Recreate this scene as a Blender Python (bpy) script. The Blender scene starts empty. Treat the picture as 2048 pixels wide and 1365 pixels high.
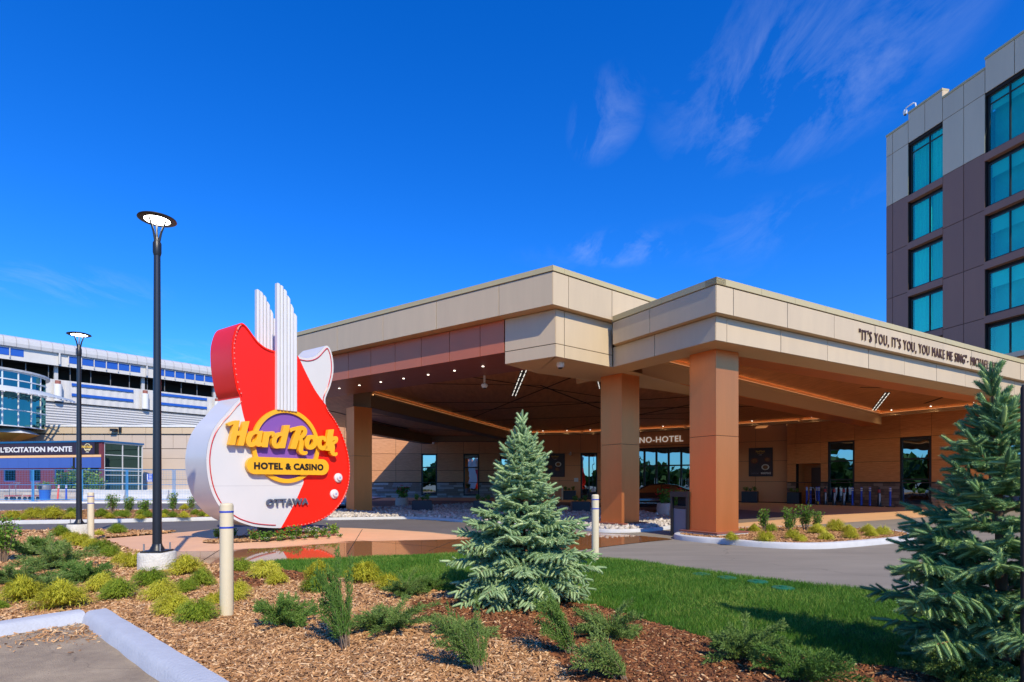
import bpy, bmesh, math, random
import numpy as np
from mathutils import Matrix, Vector

sc = bpy.context.scene
COL = sc.collection
R = random.Random(7)
NR = np.random.default_rng(11)

# ---------------------------------------------------------------- camera
cam = bpy.data.cameras.new('camera')
cam.lens = 20.0; cam.sensor_width = 36.0; cam.sensor_fit = 'HORIZONTAL'
cam.shift_y = 0.138; cam.clip_start = 0.1; cam.clip_end = 4000
camo = bpy.data.objects.new('camera', cam); COL.objects.link(camo)
camo.location = (0, 0, 1.45); camo.rotation_euler = (math.pi/2, 0, 0)
sc.camera = camo

# ---------------------------------------------------------------- sky and sun
ELEV = math.radians(41.0)
SUNH = Vector((0.435, -0.900, 0)).normalized()
SUN = Vector((SUNH.x*math.cos(ELEV), SUNH.y*math.cos(ELEV), math.sin(ELEV)))
w = bpy.data.worlds.new('World'); sc.world = w; w.use_nodes = True
nt = w.node_tree; N = nt.nodes; L = nt.links
for n_ in list(N): N.remove(n_)
wo = N.new('ShaderNodeOutputWorld'); bg = N.new('ShaderNodeBackground')
sky = N.new('ShaderNodeTexSky'); sky.sky_type = 'NISHITA'; sky.sun_disc = False
sky.sun_elevation = ELEV; sky.sun_rotation = math.atan2(SUNH.x, SUNH.y)
sky.altitude = 0; sky.air_density = 1.0; sky.dust_density = 0.25; sky.ozone_density = 3.0
hs = N.new('ShaderNodeHueSaturation'); hs.inputs['Saturation'].default_value = 1.4
hs.inputs['Hue'].default_value = 0.502
L.new(sky.outputs[0], hs.inputs['Color'])
# thin cirrus, laid on a flat layer high overhead
tc = N.new('ShaderNodeTexCoord'); sx = N.new('ShaderNodeSeparateXYZ'); L.new(tc.outputs['Generated'], sx.inputs[0])
def wm(op, a, b=None, clamp=False):
    m = N.new('ShaderNodeMath'); m.operation = op; m.use_clamp = clamp
    for i, q in enumerate((a, b)):
        if q is None: continue
        if isinstance(q, (int, float)): m.inputs[i].default_value = q
        else: L.new(q, m.inputs[i])
    return m.outputs[0]
zc = wm('MAXIMUM', sx.outputs['Z'], 0.06)
px = wm('DIVIDE', sx.outputs['X'], zc); py = wm('DIVIDE', sx.outputs['Y'], zc)
cv = N.new('ShaderNodeCombineXYZ'); L.new(px, cv.inputs[0]); L.new(py, cv.inputs[1])
mp = N.new('ShaderNodeMapping'); mp.inputs['Rotation'].default_value = (0, 0, -0.45); mp.inputs['Scale'].default_value = (2.6, 1.1, 1)
L.new(cv.outputs[0], mp.inputs[0])
ns = N.new('ShaderNodeTexNoise'); ns.inputs['Scale'].default_value = 1.9; ns.inputs['Detail'].default_value = 12; ns.inputs['Roughness'].default_value = 0.66
ns.inputs['Distortion'].default_value = 0.5
L.new(mp.outputs[0], ns.inputs['Vector'])
ns2 = N.new('ShaderNodeTexNoise'); ns2.inputs['Scale'].default_value = 0.55; ns2.inputs['Detail'].default_value = 2
mp2 = N.new('ShaderNodeMapping'); mp2.inputs['Location'].default_value = (3.1, 0.4, 0); L.new(cv.outputs[0], mp2.inputs[0]); L.new(mp2.outputs[0], ns2.inputs['Vector'])
c1 = wm('MULTIPLY', wm('SUBTRACT', ns.outputs['Fac'], 0.46), 3.2, True)
c2 = wm('MULTIPLY', wm('SUBTRACT', ns2.outputs['Fac'], 0.60), 4.0, True)
for bx0, by0, brx, bry, bk in ((0.72, 1.42, 0.34, 0.42, 0.85), (0.46, 2.45, 0.24, 0.20, 1.1), (0.26, 1.58, 0.10, 0.22, 0.8), (-2.3, 2.9, 0.5, 0.35, 0.6), (-2.6, 4.6, 1.2, 0.6, 0.6), (3.4, -1.0, 0.8, 1.2, 0.8), (-3.2, -0.6, 1.0, 1.0, 0.8)):   # where the wisps drift
    dx_ = wm('DIVIDE', wm('SUBTRACT', px, bx0), brx); dy_ = wm('DIVIDE', wm('SUBTRACT', py, by0), bry)
    r2_ = wm('ADD', wm('MULTIPLY', dx_, dx_), wm('MULTIPLY', dy_, dy_))
    c2 = wm('MAXIMUM', c2, wm('MULTIPLY', wm('SUBTRACT', 1.25, r2_), bk, True))
cl = wm('MULTIPLY', wm('MULTIPLY', c1, c2), 0.21, True)
mx = N.new('ShaderNodeMix'); mx.data_type = 'RGBA'; L.new(cl, mx.inputs['Factor'])
tm = N.new('ShaderNodeMix'); tm.data_type = 'RGBA'; tm.blend_type = 'MULTIPLY'; tm.inputs['Factor'].default_value = 1.0   # deep polarised blue
tm.inputs['B'].default_value = (0.50, 1.0, 1.60, 1); L.new(hs.outputs[0], tm.inputs['A']); L.new(tm.outputs['Result'], mx.inputs['A'])
mx.inputs['B'].default_value = (5.2, 6.0, 7.6, 1)
L.new(mx.outputs['Result'], bg.inputs['Color'])
bg.inputs['Strength'].default_value = 0.15
L.new(bg.outputs[0], wo.inputs[0])

sl = bpy.data.lights.new('sun', 'SUN'); sl.energy = 5.0; sl.angle = math.radians(0.53); sl.color = (1.0, 0.885, 0.68)
so = bpy.data.objects.new('sun', sl); COL.objects.link(so); so.location = (10, -20, 30)
so.rotation_euler = (-SUN).to_track_quat('-Z', 'Y').to_euler()

sc.view_settings.view_transform = 'Standard'; sc.view_settings.look = 'None'
sc.view_settings.exposure = 0.0; sc.view_settings.gamma = 1.0; sc.view_settings.use_curve_mapping = False
try:
    sc.cycles.use_denoising = True
    sc.cycles.max_bounces = 10; sc.cycles.diffuse_bounces = 7; sc.cycles.transparent_max_bounces = 12
    sc.cycles.caustics_reflective = False; sc.cycles.caustics_refractive = False
    sc.cycles.sample_clamp_indirect = 6
except Exception: pass

# ---------------------------------------------------------------- helpers
def S(r, g, b, k=1.0):
    f = lambda c: (c/12.92 if c <= 0.04045 else ((c+0.055)/1.055)**2.4)
    return tuple(f(c/255)*k for c in (r, g, b))

MATS = {}
def mat(name, col, rough=0.6, metal=0.0, var=0.0, vscale=3.0, bump=0.0, bscale=40.0, spec=0.5, coat=0.0, col2=None, stretch=(1,1,1), emit=0.0, detail=5, rnd=0.0, crack=0.0):
    if name in MATS: return MATS[name]
    m = bpy.data.materials.new(name); m.use_nodes = True
    t = m.node_tree; b = t.nodes['Principled BSDF']
    b.inputs['Base Color'].default_value = (*col, 1); b.inputs['Roughness'].default_value = rough
    b.inputs['Metallic'].default_value = metal; b.inputs['Specular IOR Level'].default_value = spec
    if coat: b.inputs['Coat Weight'].default_value = coat; b.inputs['Coat Roughness'].default_value = 0.1
    if emit: b.inputs['Emission Color'].default_value = (*col, 1); b.inputs['Emission Strength'].default_value = emit
    if var or bump or col2:
        g = t.nodes.new('ShaderNodeNewGeometry'); mpn = t.nodes.new('ShaderNodeMapping')
        mpn.inputs['Scale'].default_value = stretch
        t.links.new(g.outputs['Position'], mpn.inputs[0])
    if var or col2:
        n1 = t.nodes.new('ShaderNodeTexNoise'); n1.inputs['Scale'].default_value = vscale; n1.inputs['Detail'].default_value = detail
        n1.inputs['Roughness'].default_value = 0.65
        t.links.new(mpn.outputs[0], n1.inputs['Vector'])
        r = t.nodes.new('ShaderNodeValToRGB'); r.color_ramp.elements[0].position = 0.3; r.color_ramp.elements[1].position = 0.7
        c2 = col2 if col2 else tuple(min(1, c*(1+var)) for c in col)
        c1 = col if col2 else tuple(c*(1-var) for c in col)
        r.color_ramp.elements[0].color = (*c1, 1); r.color_ramp.elements[1].color = (*c2, 1)
        t.links.new(n1.outputs['Fac'], r.inputs[0]); t.links.new(r.outputs[0], b.inputs['Base Color'])
        mr = t.nodes.new('ShaderNodeMapRange'); mr.inputs['To Min'].default_value = max(0, rough-0.07); mr.inputs['To Max'].default_value = min(1, rough+0.07)
        t.links.new(n1.outputs['Fac'], mr.inputs['Value']); t.links.new(mr.outputs[0], b.inputs['Roughness'])
    if crack:
        src = b.inputs['Base Color'].links[0].from_socket
        nzz = t.nodes.new('ShaderNodeTexNoise'); nzz.inputs['Scale'].default_value = 1.4; nzz.inputs['Detail'].default_value = 6; t.links.new(g.outputs['Position'], nzz.inputs['Vector'])
        vmx = t.nodes.new('ShaderNodeMix'); vmx.data_type = 'RGBA'; vmx.blend_type = 'ADD'; vmx.inputs['Factor'].default_value = 0.9; t.links.new(g.outputs['Position'], vmx.inputs['A']); t.links.new(nzz.outputs['Color'], vmx.inputs['B'])
        vo = t.nodes.new('ShaderNodeTexVoronoi'); vo.feature = 'DISTANCE_TO_EDGE'; vo.inputs['Scale'].default_value = crack; t.links.new(vmx.outputs['Result'], vo.inputs['Vector'])
        mr2 = t.nodes.new('ShaderNodeMapRange'); mr2.inputs['From Min'].default_value = 0.0; mr2.inputs['From Max'].default_value = 0.0035; mr2.inputs['To Min'].default_value = 0.30; mr2.inputs['To Max'].default_value = 0.0; t.links.new(vo.outputs['Distance'], mr2.inputs['Value'])
        cm_ = t.nodes.new('ShaderNodeMix'); cm_.data_type = 'RGBA'; t.links.new(mr2.outputs[0], cm_.inputs['Factor']); t.links.new(src, cm_.inputs['A']); cm_.inputs['B'].default_value = (0.03, 0.027, 0.025, 1)
        t.links.new(cm_.outputs['Result'], b.inputs['Base Color'])
    if rnd:
        src = b.inputs['Base Color'].links[0].from_socket; oi = t.nodes.new('ShaderNodeObjectInfo'); hv = t.nodes.new('ShaderNodeHueSaturation')
        mr3 = t.nodes.new('ShaderNodeMapRange'); mr3.inputs['To Min'].default_value = 1-rnd; mr3.inputs['To Max'].default_value = 1+rnd; t.links.new(oi.outputs['Random'], mr3.inputs['Value'])
        t.links.new(mr3.outputs[0], hv.inputs['Value']); t.links.new(src, hv.inputs['Color']); t.links.new(hv.outputs[0], b.inputs['Base Color'])
    if bump:
        n2 = t.nodes.new('ShaderNodeTexNoise'); n2.inputs['Scale'].default_value = bscale; n2.inputs['Detail'].default_value = 4
        t.links.new(mpn.outputs[0], n2.inputs['Vector'])
        bp = t.nodes.new('ShaderNodeBump'); bp.inputs['Strength'].default_value = bump; bp.inputs['Distance'].default_value = 0.02
        t.links.new(n2.outputs['Fac'], bp.inputs['Height']); t.links.new(bp.outputs[0], b.inputs['Normal'])
    MATS[name] = m
    return m

def emission(name, col, st):
    m = bpy.data.materials.new(name); m.use_nodes = True; t = m.node_tree
    b = t.nodes['Principled BSDF']; b.inputs['Base Color'].default_value = (0.8, 0.8, 0.8, 1)
    b.inputs['Emission Color'].default_value = (*col, 1); b.inputs['Emission Strength'].default_value = st
    return m

def leafmat(name, c1, c2, c3=None, trans=0.3, rough=0.6, patch=0.0):
    m = bpy.data.materials.new(name); m.use_nodes = True; t = m.node_tree
    for n_ in list(t.nodes):
        if n_.type != 'OUTPUT_MATERIAL': t.nodes.remove(n_)
    out = [n_ for n_ in t.nodes if n_.type == 'OUTPUT_MATERIAL'][0]
    g = t.nodes.new('ShaderNodeNewGeometry'); r = t.nodes.new('ShaderNodeValToRGB'); e = r.color_ramp.elements
    e[0].color = (*c1, 1); e[1].color = (*c2, 1); e[0].position = 0.0; e[1].position = 0.7 if c3 else 1.0
    if c3: q = e.new(1.0); q.color = (*c3, 1)
    oi = t.nodes.new('ShaderNodeObjectInfo')
    ma = t.nodes.new('ShaderNodeMath'); ma.operation = 'MULTIPLY_ADD'; ma.inputs[1].default_value = 0.3
    t.links.new(oi.outputs['Random'], ma.inputs[0])
    mb_ = t.nodes.new('ShaderNodeMath'); mb_.operation = 'MULTIPLY'; mb_.inputs[1].default_value = 0.75
    t.links.new(g.outputs['Random Per Island'], mb_.inputs[0]); t.links.new(mb_.outputs[0], ma.inputs[2])
    if patch:
        nz = t.nodes.new('ShaderNodeTexNoise'); nz.inputs['Scale'].default_value = 1.1; nz.inputs['Detail'].default_value = 4; t.links.new(g.outputs['Position'], nz.inputs['Vector'])
        m3 = t.nodes.new('ShaderNodeMath'); m3.operation = 'MULTIPLY_ADD'; m3.inputs[1].default_value = patch; m3.inputs[2].default_value = -patch*0.5; t.links.new(nz.outputs['Fac'], m3.inputs[0])
        m4 = t.nodes.new('ShaderNodeMath'); m4.operation = 'ADD'; t.links.new(m3.outputs[0], m4.inputs[0]); t.links.new(ma.outputs[0], m4.inputs[1]); t.links.new(m4.outputs[0], r.inputs[0])
    else: t.links.new(ma.outputs[0], r.inputs[0])
    p = t.nodes.new('ShaderNodeBsdfPrincipled'); p.inputs['Roughness'].default_value = rough; p.inputs['Specular IOR Level'].default_value = 0.3
    tr = t.nodes.new('ShaderNodeBsdfTranslucent'); mxs = t.nodes.new('ShaderNodeMixShader'); mxs.inputs[0].default_value = trans
    t.links.new(r.outputs[0], p.inputs['Base Color']); t.links.new(r.outputs[0], tr.inputs['Color'])
    t.links.new(p.outputs[0], mxs.inputs[1]); t.links.new(tr.outputs[0], mxs.inputs[2]); t.links.new(mxs.outputs[0], out.inputs[0])
    return m

def glassmat(name, gloss, trans, fac, rough=0.0):
    m = bpy.data.materials.new(name); m.use_nodes = True; t = m.node_tree
    for n_ in list(t.nodes):
        if n_.type != 'OUTPUT_MATERIAL': t.nodes.remove(n_)
    out = [n_ for n_ in t.nodes if n_.type == 'OUTPUT_MATERIAL'][0]
    a = t.nodes.new('ShaderNodeBsdfGlossy'); a.inputs['Color'].default_value = (*gloss, 1); a.inputs['Roughness'].default_value = rough
    b = t.nodes.new('ShaderNodeBsdfTransparent'); b.inputs['Color'].default_value = (*trans, 1)
    x = t.nodes.new('ShaderNodeMixShader'); x.inputs[0].default_value = fac
    n2 = t.nodes.new('ShaderNodeTexNoise'); n2.inputs['Scale'].default_value = 0.7
    g = t.nodes.new('ShaderNodeNewGeometry'); t.links.new(g.outputs['Position'], n2.inputs['Vector'])
    bp = t.nodes.new('ShaderNodeBump'); bp.inputs['Strength'].default_value = 0.05; bp.inputs['Distance'].default_value = 0.1
    t.links.new(n2.outputs['Fac'], bp.inputs['Height']); t.links.new(bp.outputs[0], a.inputs['Normal'])
    t.links.new(b.outputs[0], x.inputs[1]); t.links.new(a.outputs[0], x.inputs[2]); t.links.new(x.outputs[0], out.inputs[0])
    return m

WM = {}
def link(o, parent=None, local=False):
    COL.objects.link(o)
    if parent is not None:
        o.parent = parent
        if not local: o.matrix_parent_inverse = WM[parent.name].inverted()
    WM[o.name] = Matrix.Identity(4)
    return o

def tag(o, label=None, cat=None, group=None, kind=None):
    if label: o['label'] = label
    if cat: o['category'] = cat
    if group: o['group'] = group
    if kind: o['kind'] = kind
    return o

def thing(name, loc, label, cat, group=None):
    o = bpy.data.objects.new(name, None); COL.objects.link(o)
    o.location = loc; o.empty_display_size = 0.2
    WM[o.name] = Matrix.Translation(Vector(loc))
    return tag(o, label, cat, group)

def fast_mesh(name, V, Fs):
    """V (n,3); Fs list of int arrays (m,k)"""
    me = bpy.data.meshes.new(name)
    V = np.asarray(V, dtype=np.float32)
    me.vertices.add(len(V)); me.vertices.foreach_set('co', V.ravel())
    Fs = [np.asarray(f, dtype=np.int32) for f in Fs if len(f)]
    lt = np.concatenate([np.full(len(f), f.shape[1], np.int32) for f in Fs])
    li = np.concatenate([f.ravel() for f in Fs])
    me.loops.add(len(li)); me.loops.foreach_set('vertex_index', li)
    ls = np.zeros(len(lt), np.int32); ls[1:] = np.cumsum(lt)[:-1]
    me.polygons.add(len(lt)); me.polygons.foreach_set('loop_start', ls)
    try: me.polygons.foreach_set('loop_total', lt)
    except Exception: pass
    me.update(calc_edges=True)
    return me

class MB:
    def __init__(s): s.v = []; s.f = []; s.mi = []; s.cm = 0
    def add(s, vs, fs):
        o = len(s.v); s.v += [tuple(q) for q in vs]
        for f in fs: s.f.append(tuple(i+o for i in f)); s.mi.append(s.cm)
        return s
    def hexa(s, p):
        return s.add(p, [(0,3,2,1),(4,5,6,7),(0,1,5,4),(1,2,6,5),(2,3,7,6),(3,0,4,7)])
    def box(s, c, d, rz=0.0):
        x, y, z = d[0]/2, d[1]/2, d[2]/2; co, si = math.cos(rz), math.sin(rz); P = []
        for dz in (-z, z):
            for dx, dy in ((-x,-y),(x,-y),(x,y),(-x,y)):
                P.append((c[0]+dx*co-dy*si, c[1]+dx*si+dy*co, c[2]+dz))
        return s.hexa(P)
    def fbox(s, fr, a0, a1, b0, b1, z0, z1):
        P = []
        for z in (z0, z1):
            for a, b in ((a0,b0),(a1,b0),(a1,b1),(a0,b1)): P.append(fr.pt(a, b, z))
        return s.hexa(P)
    def prism(s, poly, z0, z1):
        n = len(poly); vs = [(x, y, z0) for x, y in poly]+[(x, y, z1) for x, y in poly]
        fs = [tuple(range(n))[::-1], tuple(range(n, 2*n))]+[(i, (i+1) % n, n+(i+1) % n, n+i) for i in range(n)]
        return s.add(vs, fs)
    def fprism(s, fr, poly, b0, b1):
        n = len(poly); vs = [fr.pt(a, b0, z) for a, z in poly]+[fr.pt(a, b1, z) for a, z in poly]
        fs = [tuple(range(n))[::-1], tuple(range(n, 2*n))]+[(i, (i+1) % n, n+(i+1) % n, n+i) for i in range(n)]
        return s.add(vs, fs)
    def tube(s, path, r, seg=8, closed=False, cap=True):
        path = [Vector(p) for p in path]; n = len(path)
        rr = r if isinstance(r, (list, tuple)) else [r]*n
        vs = []; up = Vector((0.13, 0.21, 1)).normalized()
        for i, p in enumerate(path):
            if closed: d = (path[(i+1) % n]-path[i-1])
            else: d = path[min(i+1, n-1)]-path[max(i-1, 0)]
            d.normalize(); a = d.cross(up)
            if a.length < 1e-3: a = d.cross(Vector((1, 0, 0)))
            a.normalize(); b = d.cross(a)
            for k in range(seg):
                t = 2*math.pi*k/seg; vs.append(p+(a*math.cos(t)+b*math.sin(t))*rr[i])
        fs = []
        for i in range(n if closed else n-1):
            j = (i+1) % n
            for k in range(seg): fs.append((i*seg+k, i*seg+(k+1) % seg, j*seg+(k+1) % seg, j*seg+k))
        if cap and not closed:
            fs.append(tuple(range(seg))[::-1]); fs.append(tuple(range((n-1)*seg, n*seg)))
        return s.add(vs, fs)
    def lathe(s, c, prof, seg=24, cap=True, rot=None):
        vs = []; n = len(prof)
        for r, z in prof:
            for k in range(seg):
                t = 2*math.pi*k/seg; q = Vector((r*math.cos(t), r*math.sin(t), z))
                if rot is not None: q = rot @ q
                vs.append((c[0]+q.x, c[1]+q.y, c[2]+q.z))
        fs = []
        for i in range(n-1):
            for k in range(seg): fs.append((i*seg+k, i*seg+(k+1) % seg, (i+1)*seg+(k+1) % seg, (i+1)*seg+k))
        if cap: fs.append(tuple(range(seg))[::-1]); fs.append(tuple(range((n-1)*seg, n*seg)))
        return s.add(vs, fs)
    def mesh(s, name, mats):
        me = bpy.data.meshes.new(name); me.from_pydata(s.v, [], s.f)
        if not isinstance(mats, (list, tuple)): mats = [mats]
        for m in mats: me.materials.append(m)
        if len(mats) > 1: me.polygons.foreach_set('material_index', s.mi)
        return me
    def build(s, name, mats, parent=None, smooth=None, local=False, bevel=0.0):
        me = s.mesh(name, mats)
        if bevel or smooth:
            bm = bmesh.new(); bm.from_mesh(me)
            if bevel:
                bmesh.ops.bevel(bm, geom=[e for e in bm.edges if e.is_manifold and e.calc_face_angle(0) > 0.6], offset=bevel, segments=2, affect='EDGES', profile=0.6)
            bmesh.ops.recalc_face_normals(bm, faces=bm.faces)
            bm.to_mesh(me); bm.free()
        if smooth:
            me.polygons.foreach_set('use_smooth', [True]*len(me.polygons))
            me.set_sharp_from_angle(angle=smooth)
        return link(bpy.data.objects.new(name, me), parent, local)

class Fr:
    """a vertical plane: a along it, b out of its front, z up"""
    def __init__(s, P, d, side=1):
        s.P = Vector((P[0], P[1])); s.d = Vector((d[0], d[1])).normalized()
        s.n = Vector((s.d.y, -s.d.x))*side
        s.rz = math.atan2(s.d.y, s.d.x)
    def pt(s, a, b, z):
        q = s.P+s.d*a+s.n*b
        return (q.x, q.y, z)
    def xy(s, a, b=0): q = s.P+s.d*a+s.n*b; return (q.x, q.y)

def struct(name, mb_or_o, m=None):
    o = mb_or_o if isinstance(mb_or_o, bpy.types.Object) else mb_or_o.build(name, m)
    o['kind'] = 'structure'; return o

def smooth_loop(pts, it=2):
    P = [Vector(p) for p in pts]
    for _ in range(it):
        Q = []
        for i in range(len(P)):
            a, b = P[i], P[(i+1) % len(P)]
            Q += [a*0.75+b*0.25, a*0.25+b*0.75]
        P = Q
    return [tuple(p) for p in P]

def catmull(pts, sub=4, closed=True):
    P = [np.array(p, float) for p in pts]; n = len(P); out = []
    for i in range(n if closed else n-1):
        g = (lambda k: P[k % n]) if closed else (lambda k: P[min(max(k, 0), n-1)])
        p0, p1, p2, p3 = g(i-1), g(i), g(i+1), g(i+2)
        for k in range(sub):
            t = k/sub
            out.append(tuple(0.5*((2*p1)+(-p0+p2)*t+(2*p0-5*p1+4*p2-p3)*t*t+(-p0+3*p1-3*p2+p3)*t**3)))
    if not closed: out.append(tuple(P[-1]))
    return out

def offset_loop(poly, d):
    n = len(poly); out = []
    A = sum(poly[i][0]*poly[(i+1) % n][1]-poly[(i+1) % n][0]*poly[i][1] for i in range(n))
    sg = 1 if A > 0 else -1
    for i in range(n):
        p0 = np.array(poly[i-1]); p1 = np.array(poly[i]); p2 = np.array(poly[(i+1) % n])
        t = p2-p0; t = t/(np.linalg.norm(t)+1e-9)
        out.append(tuple(p1+np.array((-t[1], t[0]))*d*sg))
    return out

def inside(P, poly):
    x, y = P[:, 0], P[:, 1]; r = np.zeros(len(P), bool); n = len(poly)
    for i in range(n):
        x1, y1 = poly[i]; x2, y2 = poly[(i+1) % n]
        if y1 == y2: continue
        c = ((y1 > y) != (y2 > y)) & (x < (x2-x1)*(y-y1)/(y2-y1)+x1)
        r ^= c
    return r

def curve_fill(loops, extrude, bevel=0.0):
    cu = bpy.data.curves.new('tmp', 'CURVE'); cu.dimensions = '2D'; cu.fill_mode = 'BOTH'; cu.extrude = extrude; cu.bevel_depth = bevel; cu.bevel_resolution = 1
    for lp in loops:
        sp = cu.splines.new('POLY'); sp.points.add(len(lp)-1); sp.use_cyclic_u = True
        for p, q in zip(sp.points, lp): p.co = (q[0], q[1], 0, 1)
    return _eval(cu)

def _eval(cu):
    o = bpy.data.objects.new('tmp', cu); COL.objects.link(o)
    dg = bpy.context.evaluated_depsgraph_get(); dg.update()
    me = o.evaluated_get(dg).to_mesh()
    V = np.array([v.co[:] for v in me.vertices]); Fc = [tuple(p.vertices) for p in me.polygons]
    o.evaluated_get(dg).to_mesh_clear()
    bpy.data.objects.remove(o); bpy.data.curves.remove(cu)
    return V, Fc

def glyphs(text, size, extrude, bold=0.0, xs=1.0, shear=0.0, spacing=1.0):
    """solid lettering split into its letters: list of (V,F); x from 0, baseline y=0"""
    cu = bpy.data.curves.new('tmp', 'FONT'); cu.body = text; cu.size = size; cu.extrude = extrude; cu.offset = bold
    cu.shear = shear; cu.space_character = spacing; cu.resolution_u = 3
    V, Fc = _eval(cu)
    V[:, 0] *= xs
    par = list(range(len(V)))
    def find(i):
        while par[i] != i: par[i] = par[par[i]]; i = par[i]
        return i
    for f in Fc:
        r0 = find(f[0])
        for q in f[1:]: par[find(q)] = r0
    # the outline walls share positions with the faces but not vertices
    key = {}
    for i, p in enumerate(np.round(V, 5)):
        k = tuple(p)
        if k in key: par[find(i)] = find(key[k])
        else: key[k] = i
    isl = {}
    for i in range(len(V)): isl.setdefault(find(i), []).append(i)
    B = sorted([[V[ix, 0].min(), V[ix, 0].max(), list(ix)] for ix in isl.values()], key=lambda b: b[0])
    G = []
    for b in B:
        if G and b[1]-b[0] > 0 and min(G[-1][1], b[1])-max(G[-1][0], b[0]) > 0.6*min(b[1]-b[0], G[-1][1]-G[-1][0]):
            G[-1][0] = min(G[-1][0], b[0]); G[-1][1] = max(G[-1][1], b[1]); G[-1][2] += b[2]
        else: G.append(b)
    out = []
    for g in G:
        ix = {k: i for i, k in enumerate(g[2])}
        out.append((V[g[2]], [tuple(ix[q] for q in f) for f in Fc if f[0] in ix]))
    return out

def text_on(fr, a0, a1, z0, text, height, b, depth, m, parent, name='letter', bold=0.0, shear=0.0, spacing=1.0, joined=False):
    """lettering on a vertical plane, filling a0..a1, capital height given"""
    size = height/0.70
    gl = glyphs(text, size, depth/2, bold, 1.0, shear, spacing)
    x0 = min(g[0][:, 0].min() for g in gl); x1 = max(g[0][:, 0].max() for g in gl); k = (a1-a0)/(x1-x0)
    obs = []; allm = MB()
    for V, Fc in gl:
        mbx = allm if joined else MB()
        mbx.add([fr.pt(a0+(p[0]-x0)*k, b+depth/2+p[2], z0+p[1]) for p in V], Fc)
        if not joined: obs.append(mbx.build(name, m, parent))
    if joined: obs.append(allm.build(name, m, parent))
    return obs

def copy_thing(root, loc, rz=0.0, scale=1.0, label=None):
    r = root.copy(); COL.objects.link(r); r.location = loc; r.rotation_euler = (0, 0, rz)
    r.scale = scale if isinstance(scale, (tuple, list)) else (scale,)*3
    if label: r['label'] = label
    for ch in root.children:
        c = ch.copy(); COL.objects.link(c); c.parent = r
        for g in ch.children:
            d = g.copy(); COL.objects.link(d); d.parent = c
    return r
ORD = ['first','second','third','fourth','fifth','sixth','seventh','eighth','ninth','tenth','eleventh','twelfth','thirteenth','fourteenth','fifteenth','sixteenth','seventeenth','eighteenth','nineteenth','twentieth','twenty-first','twenty-second','twenty-third','twenty-fourth','twenty-fifth','twenty-sixth','twenty-seventh','twenty-eighth']
# ---------------------------------------------------------------- materials
M_asph = mat('asphalt', S(140,132,119), 0.9, stretch=(0.35,1.3,1), var=0.14, vscale=1.1, bump=0.5, bscale=90, spec=0.25, crack=0.16)
M_road2 = mat('dark_asphalt', S(104,100,100), 0.88, var=0.1, vscale=0.8, bump=0.4, bscale=80, spec=0.25)
M_lot = mat('old_asphalt', S(190,170,140), 0.93, var=0.16, vscale=2.2, bump=0.8, bscale=120, spec=0.2, col2=S(146,130,110), crack=0.35)
M_lane = mat('lane_asphalt', S(128,112,98), 0.9, var=0.1, vscale=0.7, bump=0.4, bscale=70, spec=0.25)
M_conc = mat('concrete', S(198,194,184), 0.88, var=0.1, vscale=6, bump=0.35, bscale=60, spec=0.25)
M_kerb = mat('kerb_concrete', S(196,196,194), 0.85, var=0.07, vscale=3, bump=0.3, bscale=50, spec=0.25)
M_kerbp = mat('pale_blue_kerb', S(180,184,190), 0.8, var=0.06, vscale=5, bump=0.35, bscale=35, spec=0.3)
M_soil = mat('mulch_bed', S(150,112,78), 0.95, col2=S(98,66,44), vscale=22, bump=1.0, bscale=45, spec=0.15)
M_soil2 = mat('lawn_soil', S(60,74,34), 0.95, var=0.2, vscale=8, spec=0.1)
M_tan = mat('tan_panel', S(198,178,146), 0.42, var=0.04, vscale=1.3, stretch=(2.2,2.2,0.35), spec=0.45, rnd=0.035)
M_tan2 = mat('tan_soffit', S(196,160,116), 0.5, var=0.03, vscale=0.7)
M_cap = mat('olive_tan_coping', S(186,172,128), 0.38, var=0.02, vscale=0.8)
M_cop = mat('copper_panel', S(224,134,74), 0.33, metal=0.65, var=0.05, vscale=1.3, stretch=(2.5,2.5,0.3), rnd=0.03)
M_red = mat('red_brown_panel', S(206,116,80), 0.36, metal=0.35, var=0.04, vscale=0.9, rnd=0.04)
M_redso = mat('maroon_soffit', S(136,76,60), 0.35, var=0.04)
M_back = mat('joint_black', S(28,24,22), 0.9)
M_black = mat('black_metal', S(30,31,34), 0.4, spec=0.5)
M_frame = mat('dark_frame', S(38,36,36), 0.45)
M_brownmetal = mat('brown_metal', S(92,58,40), 0.45)
M_wood = mat('wood_cladding', S(226,154,92), 0.5, col2=S(192,118,64), vscale=2.2, stretch=(1,1,14), detail=8, spec=0.35, rnd=0.08)
M_woodL = mat('brown_wood_cladding', S(216,158,112), 0.5, col2=S(176,120,80), vscale=2.2, stretch=(1,1,16), detail=8, spec=0.35, rnd=0.08)
M_woodc = mat('ceiling_wood', S(196,122,66), 0.4, col2=S(156,92,48), vscale=1.6, stretch=(3,0.6,1), detail=7)
M_copw = mat('copper_wall', S(216,150,98), 0.45, metal=0.1, var=0.03, vscale=0.6)
M_st = [mat('stone_grey', S(150,140,134), 0.9, var=0.12, vscale=5, bump=0.6, bscale=30), mat('stone_brown', S(134,116,102), 0.9, var=0.12, vscale=5, bump=0.6, bscale=30), mat('stone_light', S(178,170,162), 0.9, var=0.1, vscale=5, bump=0.6, bscale=30)]
M_br = [mat('block_brown', S(132,108,90), 0.9, var=0.12, vscale=5, bump=0.6, bscale=30), mat('block_taupe', S(112,92,78), 0.9, var=0.12, vscale=5, bump=0.6, bscale=30), mat('block_tan', S(150,126,106), 0.9, var=0.1, vscale=5, bump=0.6, bscale=30)]
M_grey = mat('hotel_grey_panel', S(204,184,154), 0.45, var=0.04, vscale=0.8, stretch=(1.5,1.5,0.25), rnd=0.04)
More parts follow.
